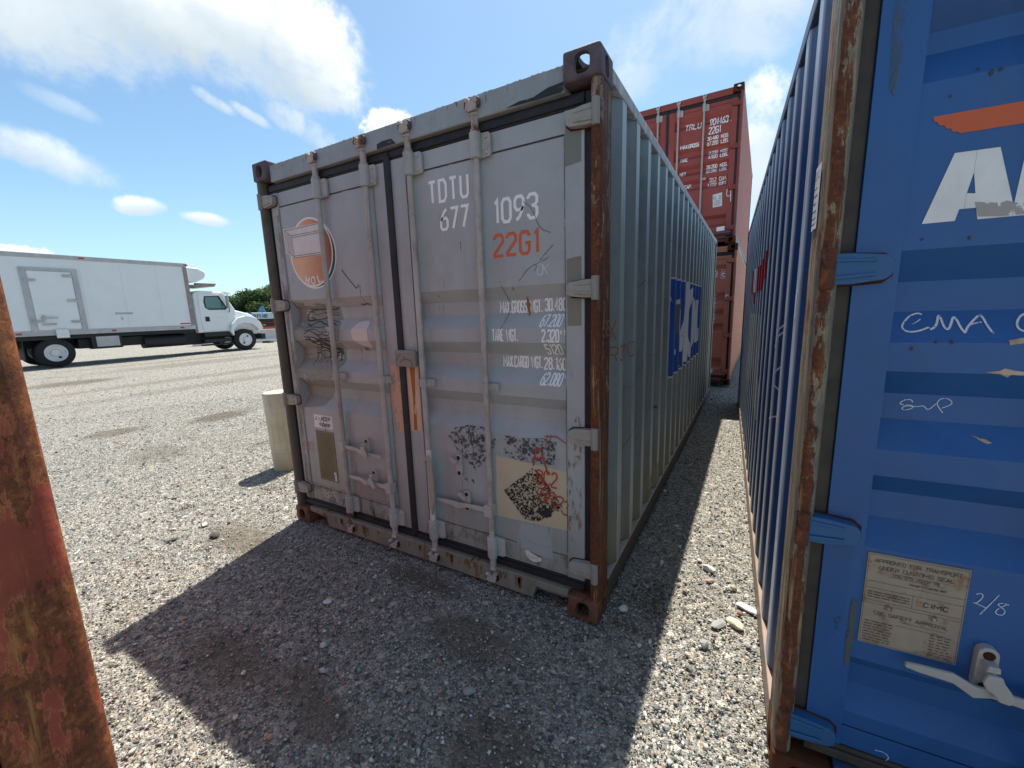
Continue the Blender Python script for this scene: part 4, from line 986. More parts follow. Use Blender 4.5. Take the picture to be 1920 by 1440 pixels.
# right door marks
SPK = decal('worn_print_dark', (.075, .078, .088), .66, 62, edge=.02)
art(dr_, 'worn_print', SPK, Flat().poly([(1.512, .850), (1.554, .905), (1.655, .93), (1.790, .93), (1.853, .865), (1.781, .751), (1.702, .672), (1.60, .76), (1.545, .80)]), GREYP, eps=.0014)
art(dr_, 'worn_print', SPK, Flat().poly([(1.895, .905), (1.892, .800), (1.98, .775), (2.19, .780), (2.205, .905), (2.13, .915), (2.0, .90)]), GREYP, eps=.0036)
pc = art(dr_, 'poster', decal('poster_cream', (.64, .56, .42), .03, 5, (3, 1, .4), c2=(.50, .43, .29)), Flat().poly([(1.844, .782), (2.260, .757), (2.258, .440), (1.829, .427)]), GREYP, eps=.0014)
art(pc, 'worn_print', decal('diamond_black', (.028, .028, .030), .60, 85, edge=.02), Flat().poly([(2.067, .747), (2.10, .735), (2.235, .566), (2.19, .534), (2.10, .455), (2.014, .442), (1.885, .587)]), GREYP, eps=.0022)
art(pc, 'worn_print', decal('blot_black', (.03, .03, .03), .35, 50), Flat().poly([(2.087, .505), (2.100, .533), (2.135, .545), (2.17, .533), (2.172, .500), (2.13, .478)]), GREYP, eps=.0026)
f = Flat(); f.line(smooth([(2.072, .762), (2.085, .84), (2.110, .872), (2.135, .80), (2.155, .725)]), .0095); f.line([(2.085, .80), (2.142, .812)], .008)
f.text('BC2', 2.090, .668, .078, .030, .4, .10, 0, -.05, .03); f.text('BR23', 2.100, .580, .080, .034, .3, .10, 0, -.35, .03)
f.line([(2.135, .925), (2.20, .93), (2.262, .905)], .005); f.line([(2.15, .935), (2.146, .86)], .004); f.line([(2.17, .935), (2.168, .89)], .004)
art(dr_, 'scribble', REDM, f, GREYP, eps=.0052)
art(dr_, 'paint_patch', decal('patch_grey', (.36, .385, .395), .08, 14), Flat().poly(smooth([(1.991, .424), (2.159, .418), (2.178, .262), (2.16, .252), (2.028, .262), (1.956, .28), (1.966, .352), (1.991, .424)])[:-1]), GREYP, eps=.0008)
ov = art(dr_, 'sticker', decal('sticker_oval', (.72, .70, .66), .05, 50), Flat().poly([(2.006, .262), (2.025, .268), (2.052, .254), (2.108, .241), (2.105, .224), (2.08, .212), (2.054, .208), (2.02, .224)]), .0575, 'flat', eps=.0016)
f = Flat(); fit(f, 'OAC', 2.025, 2.09, .226, .016, .2, .5); art(ov, 'lettering', decal('pale_ink', (.42, .40, .38), .3, 90), f, .0575, 'flat', eps=.0024)
f = Flat(); f.text('BA. 8', 1.617, .590, .022, .013, .3, .22); art(dr_, 'worn_print', SPK, f, GREYP, eps=.002)
art(dr_, 'rust_run', decal('rust_burst', (.28, .12, .04), .2, 60), Flat().poly([(2.030, 1.632), (2.040, 1.605), (2.050, 1.585), (2.044, 1.56), (2.050, 1.545), (2.042, 1.525), (2.036, 1.548), (2.028, 1.57), (2.026, 1.60)]), GREYP, eps=.0026)
f = Flat(); f.line(smooth([(1.906, 1.705), (1.918, 1.67), (1.928, 1.593), (1.923, 1.543), (1.9, 1.461)]), .0032); f.line(smooth([(2.178, 1.80), (2.14, 1.78), (2.07, 1.76), (2.017, 1.70)]), .003); f.line(smooth([(2.20, 1.85), (2.14, 1.80), (2.10, 1.74)]), .003); f.line(smooth([(2.05, 2.06), (2.10, 2.02), (2.13, 1.93), (2.19, 1.905)]), .0028)
art(dr_, 'scratch', decal('scuff_grey', (.10, .10, .10), .45, 60), f, GREYP, eps=.002)
f = Flat(); f.text('OK', 2.115, 1.72, .05, .026, .1, .08, .1, 0, .04); art(dr_, 'scribble', CHALKT, f, GREYP)
art(dr_, 'paint_patch', decal('patch_olive', (.20, .21, .185), .10, 12), Flat().poly([(2.265, 2.36), (2.338, 2.36), (2.338, 2.18), (2.265, 2.17)]), .0513, 'flat', eps=.0006)
art(dr_, 'paint_patch', decal('patch_olive2', (.22, .215, .175), .14, 12), Flat().poly([(2.268, 1.78), (2.338, 1.79), (2.338, 1.48), (2.27, 1.48)]), .0513, 'flat', eps=.0006)
# seam lines of the door skin
f = Flat(); f.line([(.165, 2.298), (1.085, 2.298)], .0022); f.line([(.165, .315), (1.085, .315)], .0022)
SEAM = decal('seam_dark', (.09, .085, .08), .38, 12)
art(dl, 'seam', SEAM, f, .0578, 'flat'); f = Flat(); f.line([(1.336, 2.298), (2.262, 2.298)], .0022); art(dr_, 'seam', SEAM, f, .0578, 'flat')
f = Flat(); f.line([(1.336, .318), (2.262, .318)], .004); art(dr_, 'seam', decal('seam_light', (.36, .36, .31), .3, 12), f, .0578, 'flat')
f = Flat()
for xx_ in (.1655, 1.0845): f.line([(xx_, .32), (xx_, 2.29)], .003)
art(dl, 'seam', SEAM, f, .0508, 'flat'); f = Flat()
for xx_ in (1.3355, 2.2615): f.line([(xx_, .32), (xx_, 2.29)], .003)
art(dr_, 'seam', SEAM, f, .0508, 'flat')

# blue mark on the grey side
sp = [o for o in tg.children if o.name.startswith('side_panel')][0]
BL = decal('mark_blue', (.012, .085, .36), .22, 12, c2=(.02, .10, .40)); WM = decal('mark_white', (.66, .68, .70), .22, 16)
y0, y1, z0, z1 = 1.90, 4.00, .955, 1.775
mk_ = art(sp, 'marking', WM, Flat().poly([(y0 - .02, z0 - .015), (y1 + .02, z0 - .015), (y1 + .02, z1 + .015), (y0 - .02, z1 + .015)]), SIDEP, 'right', eps=.0010)
art(mk_, 'marking', BL, Flat().poly([(y0, z0), (y1, z0), (y1, z1), (y0, z1)]), SIDEP, 'right', eps=.0018)
f = Flat(); zb, zt = z0 + .16, z1 - .16
M_ = lambda pts: f.poly(pts)
M_([(2.08, zb), (2.26, zb), (2.26, zb + .05), (2.20, zb + .05), (2.20, zt - .05), (2.14, zt - .05), (2.08, zt)]); M_([(2.201, zt - .02), (2.30, zt), (2.50, zb + .12), (2.50, zb), (2.42, zb)])
M_([(2.501, zb + .001), (2.501, zb + .14), (2.66, zt), (2.90, zt), (2.90, zt - .05), (2.82, zt - .05), (2.82, zb + .05), (2.90, zb + .05), (2.90, zb), (2.62, zb), (2.62, zb + .05), (2.68, zb + .05), (2.68, zt - .20), (2.56, zb)])
M_([(3.50, zb), (3.95, zb), (3.95, zb + .16), (3.90, zb + .16), (3.86, zb + .06), (3.72, zb + .06), (3.72, zt - .05), (3.80, zt - .05), (3.80, zt), (3.50, zt), (3.50, zt - .05), (3.58, zt - .05), (3.58, zb + .05), (3.50, zb + .05)])
art(mk_, 'marking', decal('mark_white2', (.68, .70, .72), .16, 14), f, SIDEP, 'right', eps=.0026)
f = Flat()
for a0 in np.linspace(0, 2 * math.pi, 25)[:-1]:
    a1 = a0 + 2 * math.pi / 24; c3, h3 = 3.19, (z0 + z1) / 2
    f.poly([(c3 + .27 * math.cos(a0), h3 + .38 * math.sin(a0)), (c3 + .27 * math.cos(a1), h3 + .38 * math.sin(a1)), (c3 + .12 * math.cos(a1), h3 + .26 * math.sin(a1)), (c3 + .12 * math.cos(a0), h3 + .26 * math.sin(a0))])
art(mk_, 'marking', WM, f, SIDEP, 'right', eps=.0030)
art(mk_, 'paint_patch', decal('mark_peeled', (.13, .145, .15), .2, 14), Flat().poly([(2.10, z0 + .30), (2.30, z0 + .36), (2.34, z1 - .2), (2.10, z1 - .22)]), SIDEP, 'right', eps=.0034)
art(mk_, 'paint_patch', decal('mark_tornwhite', (.68, .69, .68), .25, 9), Flat().poly([(2.58, z0 + .02), (2.98, z0 + .03), (2.98, z1 - .02), (2.66, z1 + .03)]), SIDEP, 'right', eps=.0038)
art(sp, 'paint_patch', decal('side_patch', (.205, .195, .135), .10, 14), Flat().poly([(1.16, .175), (1.66, .165), (1.66, .36), (1.20, .33)]), SIDEP, 'right', eps=.0016)
f = Flat()
for q in ([(1.32, .92), (1.40, .84), (1.37, .74)], [(1.38, .82), (1.44, .80)], [(1.33, .80), (1.28, .84)]): f.line(smooth(q), .022)
art(sp, 'rust_run', decal('side_rust', (.16, .075, .03), .35, 20), f, SIDEP, 'right', eps=.0022)
f = Flat(); rr = random.Random(4)
for k in range(26):
    yy_ = rr.uniform(.3, 4.6); zz_ = rr.uniform(.2, .75) if k < 18 else rr.uniform(.8, 2.2); q = [(yy_, zz_)]
    for i in range(3): q.append((q[-1][0] + rr.uniform(.02, .07), q[-1][1] + rr.uniform(-.03, .05)))
    f.line(smooth(q), rr.uniform(.0015, .004))
art(sp, 'rust_run', decal('side_cracks', (.14, .07, .035), .35, 30), f, SIDEP, 'right', eps=.0020)
f = Flat(); f.text('6', .215, 1.52, .10, .05, .4, .09, 0, 0, .05); f.text('BX', .205, 1.40, .09, .05, .3, .09, 0, 0, .05); f.text('BR2020', .200, 1.285, .075, .055, .4, .11, 0, 0, .05); f.text('B', .205, 1.15, .09, .05, .3, .1, 0, 0, .04)
art(sp, 'scribble', decal('faded_red', (.33, .13, .085), .42, 60), f, SIDEP, 'right', eps=.0024)
f = Flat(); f.text('68', .055, 1.43, .07, .04, .4, .1, 0, 0, .04)
art(tg, 'scribble', PINKM, f, Prof([(0, -.004), (9, -.004)]), 'right', eps=.0012)

# blue container door art
WPB = decal('wordmark_white', (.80, .80, .78), .03, 40); WG = decal('wing_orange', (.66, .13, .05), .03, 50, c2=(.60, .14, .065))
f = Flat().poly([(.206, 1.979), (1.06, 1.979), (1.06, 1.932), (.258, 1.933), (.252, 1.938), (.244, 1.939), (.240, 1.947), (.232, 1.948), (.228, 1.956), (.219, 1.958), (.215, 1.966), (.209, 1.968)])
art(bl, 'wing_mark', WG, f, BLUEP)
f = Flat().poly([(.211, 1.737), (.253, 1.891), (.291, 1.8905), (.291, 1.842), (.284, 1.798), (.2835, 1.763), (.275, 1.763), (.270, 1.737)])
f.poly([(.2914, 1.8905), (.329, 1.890), (.3655, 1.760), (.367, 1.736), (.309, 1.736), (.304, 1.7625), (.2839, 1.763), (.2844, 1.7976), (.299, 1.795), (.2914, 1.842)])
f.poly([(.3674, 1.736), (.3660, 1.761), (.372, 1.892), (.470, 1.892), (.500, 1.875), (.500, 1.812), (.47, 1.795), (.425, 1.795), (.425, 1.736)])
f.poly([(.53, 1.736), (.53, 1.892), (.585, 1.892), (.585, 1.765), (.66, 1.765), (.66, 1.736)])
lt = art(bl, 'lettering', WPB, f, BLUEP)
art(lt, 'worn_print', decal('peel_grey', (.40, .37, .35), .45, 34, edge=.02), Flat().poly([(.300, 1.776), (.334, 1.770), (.352, 1.772), (.372, 1.764), (.44, 1.77), (.44, 1.738), (.347, 1.738), (.31, 1.742)]), BLUEP, eps=.002)
f = Flat()
for q, w in (([(.249, 1.515), (.24, 1.519), (.223, 1.511), (.21, 1.494), (.206, 1.485), (.21, 1.475), (.221, 1.471), (.238, 1.473), (.26, 1.483)], .0040), ([(.227, 1.49), (.237, 1.496), (.245, 1.503)], .0022),
             ([(.261, 1.477), (.27, 1.482), (.276, 1.493), (.28, 1.512), (.284, 1.508), (.287, 1.484), (.294, 1.475), (.301, 1.488), (.308, 1.509), (.314, 1.501), (.318, 1.481), (.325, 1.468)], .0048), ([(.325, 1.47), (.331, 1.483), (.343, 1.498), (.357, 1.513), (.362, 1.504), (.366, 1.487), (.374, 1.466)], .0045), ([(.331, 1.485), (.343, 1.491), (.358, 1.494)], .0028)):
    f.line(smooth(q), w)
f.line(smooth([(.455, 1.515), (.43, 1.513), (.416, 1.49), (.42, 1.472), (.45, 1.470)]), .0045)
art(bl, 'scribble', CHALK, f, BLUEP, eps=.0016)
f = Flat()
for q in ([(.257, 1.278), (.254, 1.286), (.24, 1.285), (.229, 1.273), (.24, 1.269), (.255, 1.271), (.261, 1.265), (.25, 1.257), (.239, 1.256), (.235, 1.262), (.248, 1.269), (.263, 1.266), (.281, 1.271), (.284, 1.265), (.291, 1.259), (.304, 1.278)], [(.32, 1.254), (.31, 1.269), (.305, 1.28), (.311, 1.292), (.324, 1.295), (.336, 1.285), (.332, 1.276), (.317, 1.267)],
          [(.418, .784), (.426, .79), (.431, .785), (.429, .773), (.42, .758), (.414, .759), (.424, .757), (.439, .751)], [(.459, .794), (.431, .729)], [(.48, .772), (.468, .775), (.458, .768), (.468, .761), (.476, .753), (.471, .738), (.457, .741), (.46, .754), (.469, .765), (.476, .773)],
          [(.263, .208), (.287, .211), (.299, .197), (.286, .176), (.296, .165), (.288, .15)]): f.line(smooth(q), .0022)
art(bl, 'scribble', CHALKT, f, BLUEP, eps=.0016)
f = Flat().poly([(.397, 1.451), (.422, 1.457), (.45, 1.452), (.45, 1.446), (.423, 1.445), (.399, 1.440)]); f.poly([(.366, 1.373), (.380, 1.376), (.390, 1.378), (.398, 1.384), (.415, 1.379), (.429, 1.377), (.455, 1.374), (.455, 1.366), (.41, 1.369), (.407, 1.361), (.391, 1.370)])
f.poly([(.372, 1.205), (.386, 1.199), (.398, 1.197), (.41, 1.190), (.40, 1.187), (.388, 1.193)])
art(bl, 'scratch', decal('bare_scuff', (.55, .30, .16), .30, 90, (1, 1, 2), c2=(.62, .50, .36)), f, BLUEP, eps=.0018)
f = Flat(); rr = random.Random(8)
for cx_, cz_, r_ in ((.268, 1.447, .0035), (.298, 1.447, .005), (.223, 1.43, .005), (.215, 1.70, .003), (.30, 1.695, .004), (.29, .80, .004), (.295, 2.052, .006), (.31, 2.054, .004), (.274, 2.066, .003), (.231, 2.018, .003)):
    f.poly([(cx_ + r_ * math.cos(a) * rr.uniform(.6, 1.1), cz_ + r_ * math.sin(a) * rr.uniform(.8, 1.5)) for a in np.linspace(0, 6.28, 8)[:-1]])
art(bl, 'rust_spot', decal('spot_brown', (.075, .05, .045), .1, 120), f, BLUEP, eps=.0018)
art(bl, 'paint_patch', decal('patch_olive3', (.085, .105, .10), .42, 24, (2, 1, .8)), Flat().poly([(.166, .70), (.176, .69), (.179, .58), (.176, .47), (.166, .47), (.160, .60)]), .0512, 'flat')
art(bl, 'paint_patch', decal('patch_olive4', (.11, .14, .15), .60, 14, (2.2, 1, .45), edge=.16), Flat().poly([(.105, 2.36), (.145, 2.36), (.138, 2.20), (.128, 2.04), (.115, 2.06)]), .0512, 'flat')
f = Flat().poly([(.128, .620), (.149, .636), (.142, .61), (.136, .58), (.130, .60)]); art(bl, 'paint_patch', decal('smear_dark', (.06, .08, .10), .6, 40, edge=.15), f, .0512, 'flat')
# rating plate with raised printed text
yp = BLUEP(.7)
pb = MB().box(.1895, .4015, yp - .0035, yp - .0006, .562, .849).build('rating_plate', PLB, bl)
f = Flat(); INK = decal('plate_print', (.12, .085, .06), .34, 160)
fit(f, 'APPROVED FOR TRANSPORT', .207, .386, .8225, .0105, .16, .32); fit(f, 'UNDER CUSTOMS SEAL', .218, .372, .8025, .0105, .16, .32)
fit(f, 'CSC SAFETY APPROVAL', .218, .376, .6605, .0105, .16, .32); fit(f, 'USA/STD 40/04 98', .248, .345, .7870, .0070, .18, .3)
f.text('MANUFACTURERS REF', .285, .7705, .0055, .0032, .4, .2)
for a, b, c_, d_ in ((.194, .762, .397, .762), (.194, .703, .397, .703), (.296, .703, .296, .742), (.194, .742, .397, .742), (.194, .694, .397, .694), (.1925, .845, .3985, .845), (.1925, .566, .3985, .566), (.1925, .566, .1925, .845), (.3985, .566, .3985, .845), (.240, .796, .355, .796), (.240, .784, .355, .784), (.27, .652, .372, .652), (.27, .640, .372, .640)): f.line([(a, b), (c_, d_)], .0009)
rr = random.Random(2)
for zz_ in list(np.arange(.574, .640, .0088)) + [.714, .722, .730]:
    x = .198
    while x < (.255 if zz_ < .7 else .288):
        L = rr.uniform(.006, .02); f.line([(x, zz_), (min(x + L, .262 if zz_ < .7 else .29), zz_)], .0032); x += L + .003
    if zz_ < .7:
        x = .342
        while x < .38: L = rr.uniform(.006, .014); f.line([(x, zz_), (x + L, zz_)], .0028); x += L + .004
art(pb, 'lettering', INK, f, yp - .0038, 'flat', eps=.0004)
f = Flat(); fit(f, 'CIMC', .320, .369, .716, .0125, .2, .45); art(pb, 'lettering', decal('plate_print2', (.09, .07, .055), .1, 100), f, yp - .0038, 'flat', eps=.0004)
for x, z in ((.247, .688), (.344, .687)):
    art(pb, 'rust_run', decal('bolt_halo', (.20, .07, .035), .58, 260, edge=.1), Flat().poly(ell(x, z, .0105, .0105, 16)), yp - .0042, 'flat', eps=.0006)
    MB().tube([(x, yp - .004, z), (x, yp - .0105, z)], [.0042, .003], 10).build('rivet', CAMM, pb)
# blue container left side marks (seen at a slant)
spb = [o for o in tb.children if o.name.startswith('side_panel')][1]
RDM = decal('mark_red', (.36, .02, .03), .12, 10); WGL = decal('mark_greywhite', (.44, .45, .43), .20, 12, (2, 1, .6))
f = Flat().poly([(-3.85, 1.88), (-3.44, 1.885), (-3.44, 1.66), (-3.84, 1.66)]).poly([(-3.04, 1.86), (-2.5, 1.85), (-1.77, 1.93), (-1.77, 1.85), (-2.13, 1.65), (-3.04, 1.655)]).poly([(-3.42, 1.655), (-3.0, 1.653), (-3.10, 1.55), (-3.3, 1.56)])
art(spb, 'marking', RDM, f, SIDEP, 'left')
art(spb, 'marking', WHTW, Flat().poly([(-3.438, 1.885), (-3.042, 1.862), (-3.042, 1.657), (-3.438, 1.66)]), SIDEP, 'left')
f = Flat().poly([(-3.88, 1.45), (-3.42, 1.46), (-3.02, 1.46), (-3.02, .93), (-3.36, .68), (-3.60, .70), (-3.88, .79)]).poly([(-3.018, 1.46), (-2.72, 1.465), (-2.72, 1.0), (-3.018, .93)]).poly([(-2.46, 1.465), (-2.106, 1.468), (-1.93, .737), (-2.216, .72), (-2.46, .90)])
art(spb, 'marking', WGL, f, SIDEP, 'left')
f = Flat()
for q in ([(-.80, 1.5), (-.95, 1.40)], [(-.83, 1.45), (-1.0, 1.33)], [(-.86, 1.27), (-.95, 1.20), (-.84, 1.15)], [(-.82, 1.05), (-1.02, .98)]): f.line(q, .008)
art(spb, 'scratch', CHALKT, f, SIDEP, 'left')
lb = art(tb, 'sticker', decal('label_white', (.74, .73, .76), 0), Flat().poly([(-.160, 1.925), (-.082, 1.925), (-.082, 1.755), (-.160, 1.755)]), Prof([(0, -.0045), (9, -.0045)]), 'left')
f = Flat(); f.text('LOT 2', -.155, 1.89, .018, .010, .3, .15)
for zz_ in (1.865, 1.845, 1.825, 1.805, 1.785, 1.77): f.line([(-.152, zz_), (-.152 + random.uniform(.03, .06), zz_)], .004)
art(lb, 'lettering', BLKI, f, Prof([(0, -.0045), (9, -.0045)]), 'left', eps=.0022)
art(spb, 'sticker', decal('label_strip', (.70, .70, .68), 0), Flat().poly([(-.40, 1.60), (-.372, 1.60), (-.372, 1.50), (-.40, 1.50)]), SIDEP, 'left')

# maroon and brick doors: weight tables
a, b = doors_of(t_top)
f = Flat(); fit(f, 'TRLU', 1.52, 1.78, 2.06 - .02, .105, .13, .4); fit(f, '904463', 1.93, 2.21, 2.04, .115, .13, .38); fit(f, '22G1', 1.92, 2.10, 1.90, .105, .13, .38); f.text('0', 2.285, 2.05, .09, .045, .3, .13)
for q in ([(2.262, 2.03), (2.35, 2.03), (2.35, 2.16), (2.262, 2.16), (2.262, 2.03)],): f.line(q, .006)
for z_, a_, b_ in ((1.80, '30.480', 'KGS.'), (1.72, '67.200', 'LBS.'), (1.57, '2.230', 'KGS.'), (1.49, '4.920', 'LBS.'), (1.34, '28.250', 'KGS.'), (1.26, '62.280', 'LBS.'), (1.11, '33.2', 'CUM.'), (1.03, '1.172', 'CUFT.')):
    fit(f, a_, 2.08 - .03 * len(a_), 2.07, z_, .052, .18, .25); fit(f, b_, 2.12, 2.24, z_, .052, .18, .25)
fit(f, 'MAX.GROSS', 1.45, 1.76, 1.74, .058, .18, .25); fit(f, 'TARE', 1.45, 1.58, 1.52, .058, .18, .25); fit(f, 'NET', 1.45, 1.55, 1.29, .058, .18, .25); fit(f, 'CU.CAP.', 1.45, 1.66, 1.06, .058, .18, .25)
art(b, 'lettering', WHT, f, REDP, eps=.002)
s_ = art(b, 'sticker', decal('label_grey', (.66, .68, .66), .1, 20), Flat().poly([(2.03, .87), (2.18, .89), (2.19, .66), (2.04, .65)]), REDP, eps=.002)
f = Flat(); f.text('GL 13', 2.045, .79, .05, .022, .3, .16)
for zz_ in (.76, .74, .72, .70, .68): f.line([(2.055, zz_), (2.16, zz_ + .005)], .007)
art(s_, 'lettering', decal('grey_ink', (.25, .28, .27), .2, 60), f, REDP, eps=.0035)
f = Flat(); f.line(smooth([(2.26, .93), (2.25, .80), (2.335, .82)]), .012); f.line([(2.315, .90), (2.325, .71)], .012)
art(b, 'scribble', CHALK, Flat().add(f.v, f.f), .0500, 'flat')
art(b, 'sticker', WHT, Flat().poly([(2.12, .30), (2.25, .31), (2.25, .235), (2.12, .228)]), .0575, 'flat', eps=.003)
a, b = doors_of(t_bot)
f = Flat(); fit(f, 'TGHU 3800', 1.66, 2.12, 2.02, .11, .13, .38); f.text('8', 2.215, 2.02, .10, .055, .3, .14); f.line([(2.19, 1.99), (2.30, 1.99), (2.30, 2.15), (2.19, 2.15), (2.19, 1.99)], .007)
for z_, a_, b_ in ((1.68, '30.480', 'KGS'), (1.605, '67.200', 'LBS'), (1.53, '2.180', 'KGS'), (1.455, '4.810', 'LBS'), (1.38, '28.300', 'KGS'), (1.305, '62.390', 'LBS'), (1.23, '33.1', 'CUM'), (1.155, '1.170', 'CUFT')):
    fit(f, a_, 2.00 - .03 * len(a_), 1.99, z_, .05, .18, .25); fit(f, b_, 2.03, 2.12, z_, .05, .18, .25)
art(b, 'lettering', WHT, f, REDP, eps=.002)
s_ = art(b, 'sticker', WHT, Flat().poly([(2.275, 1.69), (2.335, 1.69), (2.335, 1.60), (2.275, 1.60)]), .0500, 'flat', eps=.0015)
f = Flat(); f.line([(2.285, 1.675), (2.325, 1.615)], .006); f.line([(2.325, 1.675), (2.285, 1.615)], .006); art(s_, 'lettering', BLKI, f, .0500, 'flat', eps=.003)
art(b, 'sticker', WHT, Flat().poly([(1.98, .30), (2.13, .30), (2.13, .225), (1.98, .225)]), .0575, 'flat', eps=.003)
spr = [o for o in t_bot.children if o.name.startswith('side_panel')][0]
f = Flat()
for k, ch in enumerate('TGHU3800'): f.text(ch, .95, 2.05 - k * .16, .11, .16, .3, .16)
art(spr, 'lettering', WHT, f, SIDEP, 'right', eps=.002)

# wires caught on the bar ends
wr = simple('thin_wire', (.12, .055, .035), .8)
def wire(pts, r, mat, lb, nm='wire'):
    q = [Vector(p) for p in pts]
    for _ in range(2):
        o_ = [q[0]]
        for a, b in zip(q[:-1], q[1:]): o_ += [a * .75 + b * .25, a * .25 + b * .75]
        q = o_ + [q[-1]]
    o = MB().tube(q, r, 6).build(nm, mat); return tag(o, lb, 'wire')
wire([(1.372, .004, .30), (1.345, -.01, .20), (1.335, -.02, .10), (1.36, -.05, .03), (1.43, -.09, .006), (1.52, -.12, .004), (1.60, -.10, .012), (1.55, -.16, .004), (1.45, -.15, .004)], .0018, wr, 'thin rusty wire hanging from the third bar guide and trailing on the gravel')
wire([(1.085, .000, .115), (1.055, -.02, .09), (1.02, -.03, .065), (.985, -.045, .035), (.975, -.05, .02)], .0035, simple('blue_strap', (.06, .11, .15), .6), 'short blue grey strap end hanging under the second locking bar of the grey doors', 'strap')

# rust drips and tar along the header and sill of the grey container
hd = [o for o in tg.children if o.name.startswith('door_header')][0]
f = Flat(); rr = random.Random(21)
for k in range(34):
    x = rr.choice([rr.uniform(.17, .45), rr.uniform(1.4, 2.27), rr.uniform(.2, 2.27)]); L = rr.uniform(.008, .05); w = rr.uniform(.002, .006)
    f.poly([(x - w, 2.555), (x + w, 2.555), (x + w * .5, 2.555 - L), (x - w * .3, 2.555 - L * .9)])
k = .17
while k < 2.26:
    w = rr.uniform(.02, .10); f.poly([(k, 2.5555), (min(k + w, 2.27), 2.5555), (min(k + w, 2.27), 2.5555 - rr.uniform(.002, .008)), (k, 2.5555 - rr.uniform(.002, .007))]); k += w + rr.uniform(.0, .06)
art(hd, 'rust_run', decal('header_rust', (.30, .15, .09), .55, 60, edge=.12), f, .022, 'flat', eps=.0012)
f = Flat().poly([(1.99, 2.458), (2.06, 2.470), (2.13, 2.468), (2.20, 2.488), (2.272, 2.492), (2.274, 2.454), (2.15, 2.453)]).poly([(1.17, 2.453), (1.17, 2.478), (1.21, 2.486), (1.28, 2.484), (1.31, 2.455)])
art(hd, 'tar_smear', decal('tar', (.025, .027, .032), .30, 26), f, .022, 'flat', eps=.0018)
f = Flat()
for k in range(40):
    x = rr.uniform(1.25, 2.0) if k > 12 else rr.uniform(.4, 1.2); L = rr.uniform(.02, .08); w = rr.uniform(.003, .012); z_ = rr.uniform(.11, .132)
    f.poly([(x - w, z_), (x + w, z_), (x + w * .6, z_ - L), (x - w * .6, z_ - L)])
sl_ = [o for o in tg.children if o.name.startswith('door_sill')][0]
art(sl_, 'rust_run', decal('sill_rust', (.21, .105, .045), .42, 26, (1.5, 1, .4)), f, .016, 'flat', eps=.0012)
# rain grime and rust weeps on the two doors
f = Flat()
for x0_, x1_ in ((.166, 1.083), (1.337, 2.26)):
    f.poly([(x0_, .192), (x1_, .192), (x1_, .305), (x0_, .305)])
art(dl, 'grime', decal('grime_olive', (.20, .18, .12), .56, 13, (1, 1, .6), edge=.22), f, .0579, 'flat', eps=.0006)
f = Flat()
for k in range(46):
    x = rr.uniform(.17, 1.08) if k % 2 else rr.uniform(1.34, 2.25); z_ = rr.uniform(.30, .9) if rr.random() < .7 else rr.uniform(1.3, 2.25); L = rr.uniform(.02, .14); w = rr.uniform(.0015, .005)
    f.poly([(x - w, z_), (x + w, z_), (x + w * .4, z_ - L), (x - w * .4, z_ - L)])
art(dr_, 'rust_run', decal('weep', (.27, .17, .10), .52, 40, (1, 1, .3), edge=.2), f, GREYP, eps=.0011)
f = Flat().poly([(2.262, .40), (2.338, .38), (2.338, 1.04), (2.30, 1.06), (2.268, .92)]).poly([(2.262, 1.50), (2.30, 1.62), (2.30, 1.56), (2.275, 1.46)])
art(dr_, 'rust_run', decal('hinge_weep', (.28, .17, .10), .68, 26, (1.6, 1, .6), edge=.14), f, .0515, 'flat', eps=.0010)
f = Flat().poly([(.106, .19), (.160, .19), (.160, 2.25), (.106, 2.25)])
art(dl, 'grime', decal('frame_grime', (.25, .225, .16), .46, 9, (2, 1, .35), edge=.2), f, .0515, 'flat', eps=.0008)
# ------------------------------------------------------------------ box truck
TW = dict(white=paint('truck_white', (.72, .76, .775), rust=0, dirt=.16, dirtc=(.45, .44, .40), rough=.36, var=.03, spec=.5), alu=simple('truck_alu', (.42, .43, .44), .45, metal=.3, var=.15, nscale=3), dark=simple('truck_dark', (.016, .018, .02), .6, var=.2),
          tyre=simple('tyre', (.022, .022, .023), .9, var=.2), rim=simple('rim_alu', (.62, .64, .66), .35, metal=.4, var=.06), rimw=simple('rim_white', (.68, .70, .70), .4, var=.06), red=simple('lamp_red', (.42, .04, .02), .4),
          brown=simple('truck_brown', (.27, .23, .22), .6, var=.2))
m, t = material('window_glass'); t.b.inputs['Base Color'].default_value = (.12, .30, .30, 1); t.b.inputs['Roughness'].default_value = .06; t.b.inputs['Alpha'].default_value = .62; t.b.inputs['Specular IOR Level'].default_value = .8; TW['glass'] = m
tx = -19.3
tk_ = thing('box_truck', 'white refrigerated box truck with a side door and conventional cab parked across the yard', 'truck', (tx, 0, 0))
XO, XI = 0.0, -2.5           # near side and far side in the truck's own x
Y0B = .15
bx = MB().box(XI, XO, Y0B, 7.80, 1.22, 4.06).build('cargo_box', TW['white'], tk_, bevel=.02)
m = MB().box(XO + .001, XO + .035, Y0B, 7.82, 3.95, 4.10); m.build('top_rail', TW['alu'], bx, bevel=.01)
MB().box(XO + .001, XO + .030, Y0B, 7.80, 1.18, 1.36).build('bottom_rail', TW['alu'], bx, bevel=.008)
MB().box(XO + .001, XO + .03, 7.64, 7.80, 1.365, 3.945).build('front_corner_trim', TW['brown'], bx, bevel=.01)
y = .75
while y < 7.5:
    if not 2.6 < y < 4.2: MB().box(XO + .0008, XO + .0065, y, y + 1.165, 1.372, 3.94).build('wall_panel', TW['white'], bx, bevel=.002)
    y += 1.175
for y in (1.0, 4.30, 7.70): MB().box(XO + .036, XO + .05, y, y + .16, 4.0, 4.05).build('marker_lamp', TW['red'], bx)
